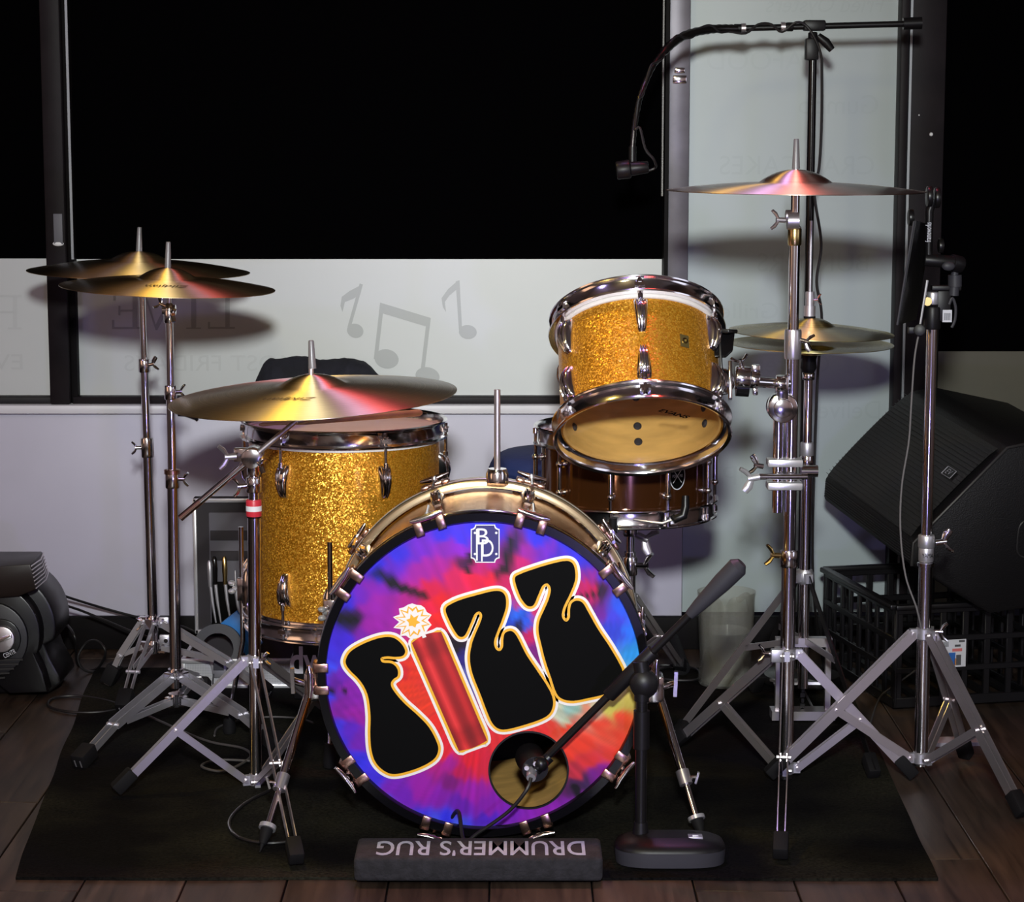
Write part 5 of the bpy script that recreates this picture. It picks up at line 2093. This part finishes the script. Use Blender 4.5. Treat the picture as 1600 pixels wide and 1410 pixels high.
# ================================================================== cloth on the window sill
mb = MB()
nx, ny = 60, 14
prof_t = [(393, 584), (398, 570), (412, 562), (430, 560), (455, 557), (480, 558), (500, 562), (525, 561), (550, 559), (575, 562), (600, 569), (616, 578)]
def topz(px):
    for (x0, y0), (x1, y1) in zip(prof_t, prof_t[1:]):
        if x0 <= px <= x1:
            return y0 + (y1 - y0) * (px - x0) / (x1 - x0)
    return prof_t[-1][1]
rows = []
zs0 = SILL + .016
for i in range(nx + 1):
    px = 393 + (616 - 393) * i / nx
    h = (at(px, topz(px), W - .01).z - zs0) * (1 - (1 - min(1, i / 9)) ** 2) ** .5 * (1 - (1 - min(1, (nx - i) / 20)) ** 2) ** .5
    x = at(px, 600, W - .02).x
    row = []
    for j in range(ny + 1):
        a = PI * j / ny
        w_ = noise.noise(V((i * .16, j * .35, 2))) * .012 + noise.noise(V((i * .45, j * .6, 5))) * .005
        yy = W - .012 - (.052 + w_) * math.cos(a) * (1.0 if math.cos(a) > 0 else .85)
        zz = zs0 + max(0, (h + w_ * .5) * math.sin(a) ** .6) 
        row.append(V((x, yy, zz)))
    rows.append(row)
mb.grid(rows)
mb.add([r for r in rows[0]], [tuple(range(ny + 1))])
mb.add([r for r in rows[-1]], [tuple(range(ny + 1))])
single('folded_jacket', mb, navy_cloth, 'dark navy jacket bundled on the window sill behind the ride cymbal', 'jacket', at(500, 590, W - .02), ang=1.5)
mb = MB()
mb.tube([at(278, 649, W - .012), at(290, 648, W - .012), at(305, 653, W - .012), at(309, 657, W - .012)], [.004, .008, .009, .006], 8, flat=.6)
single('window_crank', mb, black_metal, 'small dark window crank lying on the sill at left', 'handle', at(290, 650, W))

# ================================================================== wedge monitor on a milk crate
cA = fl(1395, 1112, 0)                                    # near corner of the crate
cB = V((.763, 5.47, 0))                                   # far left corner
la = (cB - cA)
la.z = 0
len_a = la.length
ua = la.normalized()
ub = V((-ua.y, ua.x, 0)) * -1                             # along the front face, to the right
if ub.x < 0:
    ub = -ub
CW, CHT = .345, .245
crate = thing('milk_crate', 'black plastic milk crate under the floor monitor at right', 'crate', (cA.x, cA.y, 0))
def crate_pt(a, b, z):
    return cA + ua * a + ub * b + UP * z
t_ = .010
zr = [(.006, .030), (.085, .100), (.155, .170), (.222, .245)]
walls_ = (('front', ub, CW, lambda s, z: crate_pt(t_ / 2, s, z)), ('left', ua, len_a, lambda s, z: crate_pt(s, t_ / 2, z)),
          ('rear', ub, CW, lambda s, z: crate_pt(len_a - t_ / 2, s, z)), ('right', ua, len_a, lambda s, z: crate_pt(s, CW - t_ / 2, z)))
for nm, ud, ln, fn in walls_:
    nr = 6 if ln < .4 else 8
    for z0, z1 in zr:
        mb = MB()
        ext = 0 if ud is ua else 0
        mb.bar(fn(0, (z0 + z1) / 2), fn(ln, (z0 + z1) / 2), z1 - z0, t_, UP)
        part('rail', mb, crate_plastic, crate, True, bev=.002, seg=1)
    for i in range(nr + 1):
        s = .010 + (ln - .020) * i / nr
        mb = MB()
        mb.bar(fn(s, .010), fn(s, .240), .016 if 0 < i < nr else .022, t_ * .8, ud)
        part('rib', mb, crate_plastic, crate, True, bev=.002, seg=1)
mb = MB()
for a0, b0_, a1, b1 in ((0, 0, len_a, 0), (0, 0, 0, CW), (len_a, 0, len_a, CW), (0, CW, len_a, CW)):
    mb.bar(crate_pt(a0, b0_, .240), crate_pt(a1, b1, .240), .012, .022, UP)
part('rim', mb, crate_plastic, crate, True, bev=.003)
for i in range(6):
    mb = MB()
    mb.bar(crate_pt(.02, .03 + (CW - .06) * i / 5, .012), crate_pt(len_a - .02, .03 + (CW - .06) * i / 5, .012), .010, .018, UP)
    part('base_slat', mb, crate_plastic, crate, True)
def cfront(s, z, d=.002):
    return crate_pt(-d, s, z)
mb = MB()
lz, ls, lh, lw = .128, .135, .064, .075
mb.prism([(-lw / 2, -lh / 2), (lw / 2, -lh / 2), (lw / 2, lh / 2), (-lw / 2, lh / 2)], 0, .0008, mat4(ub, UP, -ua, cfront(ls, lz)))
lab = part('crate_label', mb, label_white, crate, True, label='white printed label with barcode')
for nm, x0, y0, x1, y1, mt_ in (('label_print', -.004, -.028, .012, .002, label_blue), ('label_print', .014, -.028, .026, -.004, ink_grey), ('label_print', .010, -.028, .015, -.012, label_orange), ('label_print', .004, .004, .028, .011, label_red), ('label_print', .010, .015, .024, .020, ink_grey), ('label_print', .020, .025, .034, .030, ink_grey)):
    mb = MB()
    mb.prism([(x0, y0), (x1, y0), (x1, y1), (x0, y1)], .0008, .0012, mat4(ub, UP, -ua, cfront(ls, lz)))
    part(nm, mb, mt_, lab, True)
mb = MB()
for i in range(9):
    x0 = -.026 + i * .0024
    mb.prism([(x0, .016), (x0 + .0013, .016), (x0 + .0013, .027), (x0, .027)], .0008, .0012, mat4(ub, UP, -ua, cfront(ls, lz)))
part('barcode', mb, ink_grey, lab, True)

# monitor wedge, its length running from the wall towards the camera
mA, mB_ = at(1286, 779, 5.44), at(1424, 884, 4.93)
ul = (mB_ - mA).normalized()                              # along its length towards the camera
wl = (mB_ - mA).length
ur = ul.cross(UP).normalized() * -1
if ur.x < 0:
    ur = -ur
uv = ur.cross(ul).normalized()
if uv.z < 0:
    uv = -uv
prof_w = [(0, 0), (0, .052), (.205, .262), (.262, .272), (.47, .225), (.47, -.10), (.20, -.125)]
wedge = thing('floor_monitor', 'black wedge floor monitor with mesh grille tilted on the milk crate', 'speaker', mA)
def wp_(u, v, l):
    return mA + ur * u + uv * v + ul * l
mb = MB()
n = len(prof_w)
mb.add([wp_(u, v, 0) for u, v in prof_w] + [wp_(u, v, wl) for u, v in prof_w], [tuple(range(n)), tuple(range(n, 2 * n))] + [(i, (i + 1) % n, n + (i + 1) % n, n + i) for i in range(n)])
part('cabinet', mb, speaker_paint, wedge, True, bev=.008, seg=2)
g0, g1 = V((.0, .055, 0)), V((.200, .260, 0))
gn = (ur * -(.205) + uv * .200).normalized()
rows = []
for i in range(13):
    t = i / 12
    row = []
    for j in range(17):
        s = j / 16
        u, v = g0.x + (g1.x - g0.x) * (.02 + .95 * t), g0.y + (g1.y - g0.y) * (.02 + .95 * t)
        row.append(wp_(u, v, wl * (.03 + .94 * s)) + gn * (.004 + .007 * math.sin(PI * t) ** .5))
    rows.append(row)
mb = MB()
mb.grid(rows)
gr = part('grille', mb, grille_mesh, wedge, True)
mb = MB()
for i in range(26):
    t = .03 + .93 * i / 25
    u, v = g0.x + (g1.x - g0.x) * t, g0.y + (g1.y - g0.y) * t
    mb.bar(wp_(u, v, wl * .03) + gn * .0117, wp_(u, v, wl * .97) + gn * .0117, .0016, .001, gn)
o = part('grille_ridges', mb, grille, gr, True)
o['kind'] = 'stuff'
mb = MB()
for i in range(7):
    v = .010 + .006 * i
    mb.bar(wp_(0, v, wl * .02) - ur * .001, wp_(0, v, wl * .98) - ur * .001, .0020, .002, uv)
o = part('front_lip_ridges', mb, grille, wedge, True)
o['kind'] = 'stuff'
dn = (ur * .205 + uv * .21).normalized()
lp = wp_(.118, .178, wl * .86) + gn * .0135
mb = MB()
mb.prism([(-.022, -.011), (.022, -.011), (.022, .011), (-.022, .011)], 0, .002, mat4(ul, dn, gn, lp))
bdg = part('logo_plate', mb, black_gloss, wedge, True)
me = text_mesh('EV', .020, steel, shear=.2, width=.026)
text_part('logo_print', me, bdg, mat4(ul, dn, gn, lp + gn * .0026 - wedge.location))
mb = MB()
for a, b in (((-.022, -.011), (.022, -.011)), ((.022, -.011), (.022, .011)), ((.022, .011), (-.022, .011)), ((-.022, .011), (-.022, -.011))):
    mb.bar(lp + ul * a[0] + dn * a[1] + gn * .0024, lp + ul * b[0] + dn * b[1] + gn * .0024, .0014, .001, gn)
part('logo_frame', mb, steel, bdg, True)
# side trims, handle cup and connector plate on the near end
mb = MB()
e = .0015
mb.tube([wp_(0, 0, wl + e), wp_(0, .052, wl + e), wp_(.205, .262, wl + e), wp_(.262, .272, wl + e), wp_(.47, .225, wl + e)], .0038, 8)
part('edge_trim', mb, grille, wedge, True)
for (u, v, a, b) in ((.33, .165, .030, .020), (.30, .05, .05, .045)):
    mb = MB()
    for k in range(4):
        pass
    ring = [wp_(u + a * math.copysign(abs(math.cos(t)) ** .5, math.cos(t)), v + b * math.copysign(abs(math.sin(t)) ** .5, math.sin(t)), wl + .001) for t in [2 * PI * i / 28 for i in range(29)]]
    mb.tube(ring, .0022, 6, caps=False)
    pl = part('connector_plate' if a < .04 else 'pole_cup', mb, grille, wedge, True)
    mb = MB()
    mb.cyl(wp_(u, v, wl - .002), wp_(u, v, wl + .003), .008 if a < .04 else .022, n=20)
    part('socket', mb, black_gloss if a < .04 else black_plastic, pl, True)
    mb = MB()
    mb.ball(wp_(u - .010, v - .008, wl + .004), .0035, 8, 6)
    part('screw_head', mb, steel, pl, True)
mb = MB()
fc = wp_(.335, -.112, wl * .90) - uv * .004
mb.box(fc, (.05, .03, .010), Matrix((ur, ul, uv)).transposed())
part('rubber_foot', mb, black_gloss, wedge, True, bev=.003)

# ================================================================== water pitcher
pb = fl(1135, 1072, RZ)
pit = thing('water_pitcher', 'clear plastic pitcher half full of water by the wall', 'pitcher', (pb.x, 5.26, RZ))
PHT = .222
mb = MB()
prof = [(.0, .004), (.058, .004), (.060, .010), (.0585, .03), (.0575, .05), (.0605, .12), (.0650, .205), (.0665, PHT), (.0690, PHT), (.0690, PHT - .006), (.0675, PHT - .012), (.0635, .12), (.0600, .052), (.0640, .030), (.0655, .006), (.062, 0), (0, 0)]
mb.lathe(prof, 64)
for v in mb.v:
    r_ = math.hypot(v.x, v.y)
    a = math.atan2(v.y, v.x)
    if r_ > .02 and .045 < v.z < .17:
        k = 1 + .012 * math.cos(a * 14)
        v.x *= k
        v.y *= k
    if v.z > PHT - .02:
        w_ = math.exp(-((((a + PI / 2 + .15 + PI) % (2 * PI)) - PI) / .16) ** 2)
        v.z -= .020 * w_
        v.y -= .010 * w_
part('jug', mb, pitcher_plastic, pit, ang=1.0)
mb = MB()
mb.tube(spline([(.035, .055, .19), (.06, .095, .19), (.07, .11, .14), (.06, .095, .08), (.035, .052, .06)], 6), .008, 10)
part('handle', mb, pitcher_plastic, pit)
mb = MB()
mb.lathe([(0, .006), (.055, .006), (.056, .05), (.0600, .118), (.0605, .128), (0, .128)], 48)
part('water', mb, water_mat, pit)

# ================================================================== aluminium tool case, open
tc0 = fl(286, 1078, 0)
cw, cd, chh = .262, .235, .072
cx0 = at(285, 1055, tc0.y).x
tcx = cx0 + cw / 2
case = thing('tool_case', 'open aluminium tool case against the wall behind the cymbal stands', 'case', (tcx, tc0.y, 0))
yb = cd
zc0 = .002
for nm, c, s in (('front_panel', (0, .004, chh / 2), (cw, .008, chh)), ('rear_panel', (0, yb - .004, chh / 2), (cw, .008, chh)), ('side_panel', (-cw / 2 + .004, yb / 2, chh / 2), (.008, yb, chh)), ('side_panel', (cw / 2 - .004, yb / 2, chh / 2), (.008, yb, chh)), ('bottom_panel', (0, yb / 2, .006), (cw - .01, yb - .01, .008))):
    mb = MB()
    mb.box(V(c) + UP * zc0, s)
    part(nm, mb, case_dots if nm == 'front_panel' else case_alu, case, bev=.001, seg=1)
for z in (.006, chh - .005):
    mb = MB()
    mb.box((0, -.001, z + zc0), (cw + .004, .010, .012))
    part('edge_rail', mb, case_edge, case, bev=.002)
for s in (-1, 1):
    mb = MB()
    mb.box((s * (cw / 2 - .003), -.001, chh / 2 + zc0), (.010, .009, chh))
    part('edge_rail', mb, case_edge, case, bev=.002)
    mb = MB()
    mb.box((s * (cw / 2 - .002), yb / 2, chh - .004 + zc0), (.010, yb, .010))
    part('edge_rail', mb, case_edge, case, bev=.002)
lx = at(343, 1045, tc0.y).x - tcx
mb = MB()
mb.prism([(-.022, .014), (.022, .014), (.018, -.010), (.014, -.032), (-.014, -.032), (-.018, -.010)], 0, .006, Matrix.Translation((lx, -.007, chh - .008)) @ Matrix.Rotation(PI / 2, 4, 'X'))
lt = part('latch', mb, steel, case, bev=.0015)
mb = MB()
mb.box((lx, -.016, chh - .010), (.024, .006, .022))
mb.tube(spline([(lx - .012, -.014, chh - .03), (lx - .014, -.016, chh - .055), (lx - .004, -.016, chh - .068), (lx + .012, -.016, chh - .06)], 5), .0018, 6)
part('latch_hook', mb, grey_plastic, lt)
mb = MB()
mb.box((0, yb - .012, chh * .5 + .01), (cw - .02, .004, chh - .01))
mb.box((-cw / 2 + .011, yb / 2, chh * .5), (.003, yb - .02, chh - .012))
part('lining', mb, case_lining, case)
# lid standing up
lh_ = .335
mb = MB()
LY = yb + .012
lz0 = chh + .012
mb.box((0, LY, lz0 + lh_ / 2), (cw, .034, lh_))
lid = part('lid', mb, case_lining, case, bev=.002)
for c, s in (((0, LY - .012, lz0 + .005), (cw, .022, .010)), ((0, LY - .012, lz0 + lh_ - .005), (cw, .022, .010)), ((-cw / 2 + .004, LY - .012, lz0 + lh_ / 2), (.009, .022, lh_)), ((cw / 2 - .004, LY - .012, lz0 + lh_ / 2), (.009, .022, lh_))):
    mb = MB()
    mb.box(c, s)
    part('edge_rail', mb, case_edge, lid, bev=.002)
mb = MB()
mb.box((.008, LY - .020, lz0 + lh_ / 2 - .004), (cw - .060, .008, lh_ - .060))
part('tool_pad', mb, case_pad, lid, bev=.004)
for zz in (.245, .195):
    mb = MB()
    mb.box((.010, LY - .026, lz0 + zz), (cw - .064, .004, .024))
    part('elastic_band', mb, case_lining, lid, bev=.001)
mb = MB()
mb.box((.010, LY - .027, lz0 + .078), (cw - .064, .005, .105))
part('tool_pocket', mb, black_print, lid, bev=.001)
for i, (dx, mt_, ln) in enumerate(((-.078, black_gloss, .165), (-.054, gold_brass, .165), (-.028, steel, .13), (-.090, steel, .155))):
    x = dx
    zt2 = lz0 + .03
    tl = thing('hand_tool', ('black handled tool tucked in the case lid', 'brass coloured tool tucked in the case lid', 'short steel tool tucked in the case lid', 'thin steel tool at the left edge of the case lid pocket')[i], 'tool', V((tcx + x, tc0.y + LY - .034, zt2)), group='tools in the case lid')
    mb = MB()
    mb.tube([(.012, 0, 0), (.004, -.001, ln * .35), (0, 0, ln * .62)], [.002, .004, .0045], 10, flat=.6)
    part('shank', mb, steel, tl)
    mb = MB()
    mb.tube([(0, 0, ln * .58), (0, -.001, ln * .8), (-.001, 0, ln * .96), (-.001, 0, ln)], [.005, .0068, .0062, .003] if ln > .14 else [.003, .003, .002, .001], 12)
    part('handle', mb, mt_, tl)
# roll of tape and a blue packet in the case
tr = at(342, 1028, tc0.y + .11)
mb = MB()
mb.lathe([(.038, -.012), (.060, -.012), (.060, .012), (.038, .012)], 40, Matrix.Translation((tr.x, tc0.y + .10, .075)) @ Matrix.Rotation(R(78), 4, 'X'), closed=True)
single('tape_roll', mb, grey_plastic, 'roll of grey tape lying inside the open tool case', 'tape', (tr.x, tc0.y + .10, .07))
bp_ = at(378, 1000, tc0.y + .14)
mb = MB()
mb.box((bp_.x, tc0.y + .14, .105), (.050, .014, .10), Matrix.Rotation(R(-38), 3, 'Y'))
single('blue_packet', mb, blue_card, 'glossy blue packet leaning in the open tool case', 'packet', (bp_.x, tc0.y + .14, .10), bev=.001)

# ================================================================== black box with white letters under the floor tom
dwc = at(462, 1050, 5.06)
dbx = thing('hardware_box', 'black box with white lettering on the rug behind the bass drum', 'box', (dwc.x + .085, 5.10, RZ))
mb = MB()
mb.box((0, .07, .085), (.19, .14, .17))
part('carton', mb, black_plastic, dbx, bev=.005)
me = text_mesh('dw', .088, label_white, bold=.002, width=.082)
text_part('lettering', me, dbx, Matrix.Translation((at(481, 1034, 5.10).x - dbx.location.x, -.0012, at(481, 1034, 5.10).z - RZ)) @ Matrix.Rotation(PI / 2, 4, 'X'))

# ================================================================== air blower at the left edge
Yb = 5.14
bl = thing('air_blower', 'black floor blower fan with a silver knob at the left edge', 'fan', (at(10, 1085, Yb).x, Yb, 0))
q = lambda px, py, dy=0: at(px, py, Yb + dy)
sc1 = 3553 / 5.25
hub = q(-5, 1000)
def arcpts(cx, cy, rr, a0, a1, n):
    return [(cx + rr * math.cos(R(a0 + (a1 - a0) * i / n)), cy - rr * math.sin(R(a0 + (a1 - a0) * i / n))) for i in range(n + 1)]
def slab(name, pts2, d0, d1, mt_, parent, bev=.006, label=None):
    mb = MB()
    n = len(pts2)
    A = [q(x, y, d0) for x, y in pts2]
    B = [V((p.x, p.y + (d1 - d0), p.z)) for p in A]
    mb.add(A + B, [tuple(range(n)), tuple(range(n, 2 * n))] + [(i, (i + 1) % n, n + (i + 1) % n, n + i) for i in range(n)])
    return part(name, mb, mt_, parent, True, bev=bev, label=label)
blow_black = mat('blower_plastic', (0.005, 0.0045, 0.0055), 0.30, spec=0.4)
slab('rear_housing', arcpts(-5, 985, 92, 75, -10, 14) + [(70, 1008), (78, 1030), (92, 1055), (96, 1068), (76, 1084), (-70, 1084), (-70, 890)], .03, .20, blow_black, bl)
slab('front_housing', arcpts(-20, 995, 82, 80, -20, 14) + [(52, 1022), (66, 1052), (74, 1082), (15, 1084), (-8, 1066), (-70, 1066), (-70, 900)], -.02, .10, blow_black, bl)
fd = slab('front_disc', arcpts(-15, 1000, 58, 90, -90, 18) + [(-70, 1058), (-70, 942)], -.032, .0, mat('blower_disc', (0.014, 0.013, 0.016), 0.4), bl, bev=.003)
slab('knob_ring', [(x, y) for x, y in arcpts(0, 1000, 32, 0, 350, 24)], -.040, -.03, blow_black, fd, bev=.002)
kn = slab('knob', arcpts(2, 1000, 20, 0, 345, 22), -.056, -.038, chrome_worn, fd, bev=.002)
mb = MB()
mb.bar(q(-14, 1006, -.059), q(18, 994, -.059), .010, .008, UP)
part('knob_grip', mb, chrome, kn, True, bev=.002)
me = text_mesh('CENTR', .016, label_white, width=.030)
text_part('dial_print', me, fd, Matrix.Translation(q(15, 1022, -.041) - bl.location) @ Matrix.Rotation(PI / 2, 4, 'X') @ Matrix.Rotation(R(25), 4, 'Z'))
for i in range(5):
    mb = MB()
    mb.bar(q(-70, 1032 + i * 8, -.036), q(36 - i * 7, 1031 + i * 7, -.036), .004, .004, UP)
    part('vent_slat', mb, grille, bl, True)
# outlet nozzle with its slatted mouth to the right
noz = MB()
A = [q(-70, 890, -.06), q(47, 882, -.06), q(56, 922, -.06), q(30, 932, -.04), q(-70, 938, -.06)]
B = [q(-70, 862, .16), q(66, 862, .16), q(75, 896, .16), q(60, 920, .16), q(-70, 920, .16)]
noz.add(A + B, [(0, 1, 2, 3, 4), (9, 8, 7, 6, 5)] + [(i, (i + 1) % 5, 5 + (i + 1) % 5, 5 + i) for i in range(5)])
nz_ = part('outlet_nozzle', noz, mat('brown_black_plastic', (0.018, 0.012, 0.010), 0.4, spec=0.3), bl, True, bev=.003)
for i in range(7):
    t = (i + .5) / 7
    mb = MB()
    a = A[1] + (A[2] - A[1]) * t + V((.002, -.001, 0))
    b = B[1] + (B[2] - B[1]) * t + V((.002, 0, 0))
    m = (a + b) / 2 + V((.008, 0, 0))
    mb.tube([a, m, b], .0016, 6)
    part('outlet_slat', mb, chrome_worn, nz_, True)

# ================================================================== loose cables on the floor
def cable(label, pts, r=.0032, mt_=cable_black):
    mb = MB()
    mb.tube(spline(pts, 10), r, 8)
    return single('floor_cable', mb, mt_, label, 'cable', pts[0], group='floor cables')


g = .0045
cable('black cable strung from the blower along the wall, upper of two', [at(72, 922, 5.5), at(120, 938, 5.56), at(170, 953, 5.6), at(220, 966, 5.60), at(300, 985, 5.55), fl(330, 1018, g)])
cable('black cable strung from the blower along the wall, lower of two', [at(80, 940, 5.45), at(120, 952, 5.5), at(160, 968, 5.52), at(200, 985, 5.5), at(240, 1000, 5.5), fl(300, 1030, g)])
cable('black cable loop standing up beside the blower', [at(88, 970, 5.4), at(104, 976, 5.38), at(118, 1000, 5.34), fl(122, 1040, g), fl(150, 1046, g), at(165, 1020, 5.35), at(152, 1002, 5.36), at(134, 1006, 5.37), at(122, 1030, 5.37), fl(140, 1050, g), fl(200, 1042, g)])
cable('black cable looped flat on the planks in front of the blower', [fl(240, 1090, g), fl(180, 1110, g), fl(120, 1114, g), fl(78, 1105, g), fl(82, 1092, g), fl(120, 1088, g), fl(170, 1096, g), fl(210, 1112, g)])
cable('thin cable snaking over the rug behind the left stands', [fl(230, 1118, RZ + g), fl(290, 1145, RZ + g), fl(330, 1160, RZ + g), fl(380, 1170, RZ + g), fl(390, 1185, RZ + g), fl(350, 1205, RZ + g), fl(315, 1198, RZ + g), fl(340, 1188, RZ + g), fl(400, 1190, RZ + g)], .0028, mat('grey_cable', (0.06, 0.055, 0.055), 0.5))
cable('thin cable curling around the boom stand foot', [fl(335, 1150, RZ + g), fl(345, 1135, RZ + g), fl(400, 1122, RZ + g), fl(460, 1122, RZ + g), fl(490, 1130, RZ + g)], .0024, MT['grey_cable'])
cable('black cable curving over the rug in front of the boom stand', [fl(420, 1236, RZ + g), fl(380, 1258, RZ + g), fl(358, 1285, RZ + g), fl(372, 1308, RZ + g), fl(420, 1318, RZ + g), fl(470, 1312, RZ + g)], .0032)
cable('black cable coiled on the rug beside the pitcher', [fl(1010, 1050, RZ + g), fl(1030, 1040, RZ + g), fl(1085, 1045, RZ + g), fl(1090, 1062, RZ + g), fl(1040, 1062, RZ + g), fl(1025, 1050, RZ + g), fl(1060, 1038, RZ + g)], .0034)
cable('thin cable running from the crate towards the far right stand', [fl(1360, 1130, g), fl(1375, 1090, g + .02), fl(1400, 1070, g + .05), fl(1430, 1048, g + .09)], .0020, MT['grey_cable'])
mb = MB()
mb.bar(fl(1440, 1160, .004), fl(1545, 1158, .004), .05, .008, (0, 1, 0))
single('paper_strip', mb, mat('grey_paper', (0.30, 0.29, 0.33), 0.7), 'grey strip lying on the floor before the milk crate', 'paper', fl(1490, 1160))
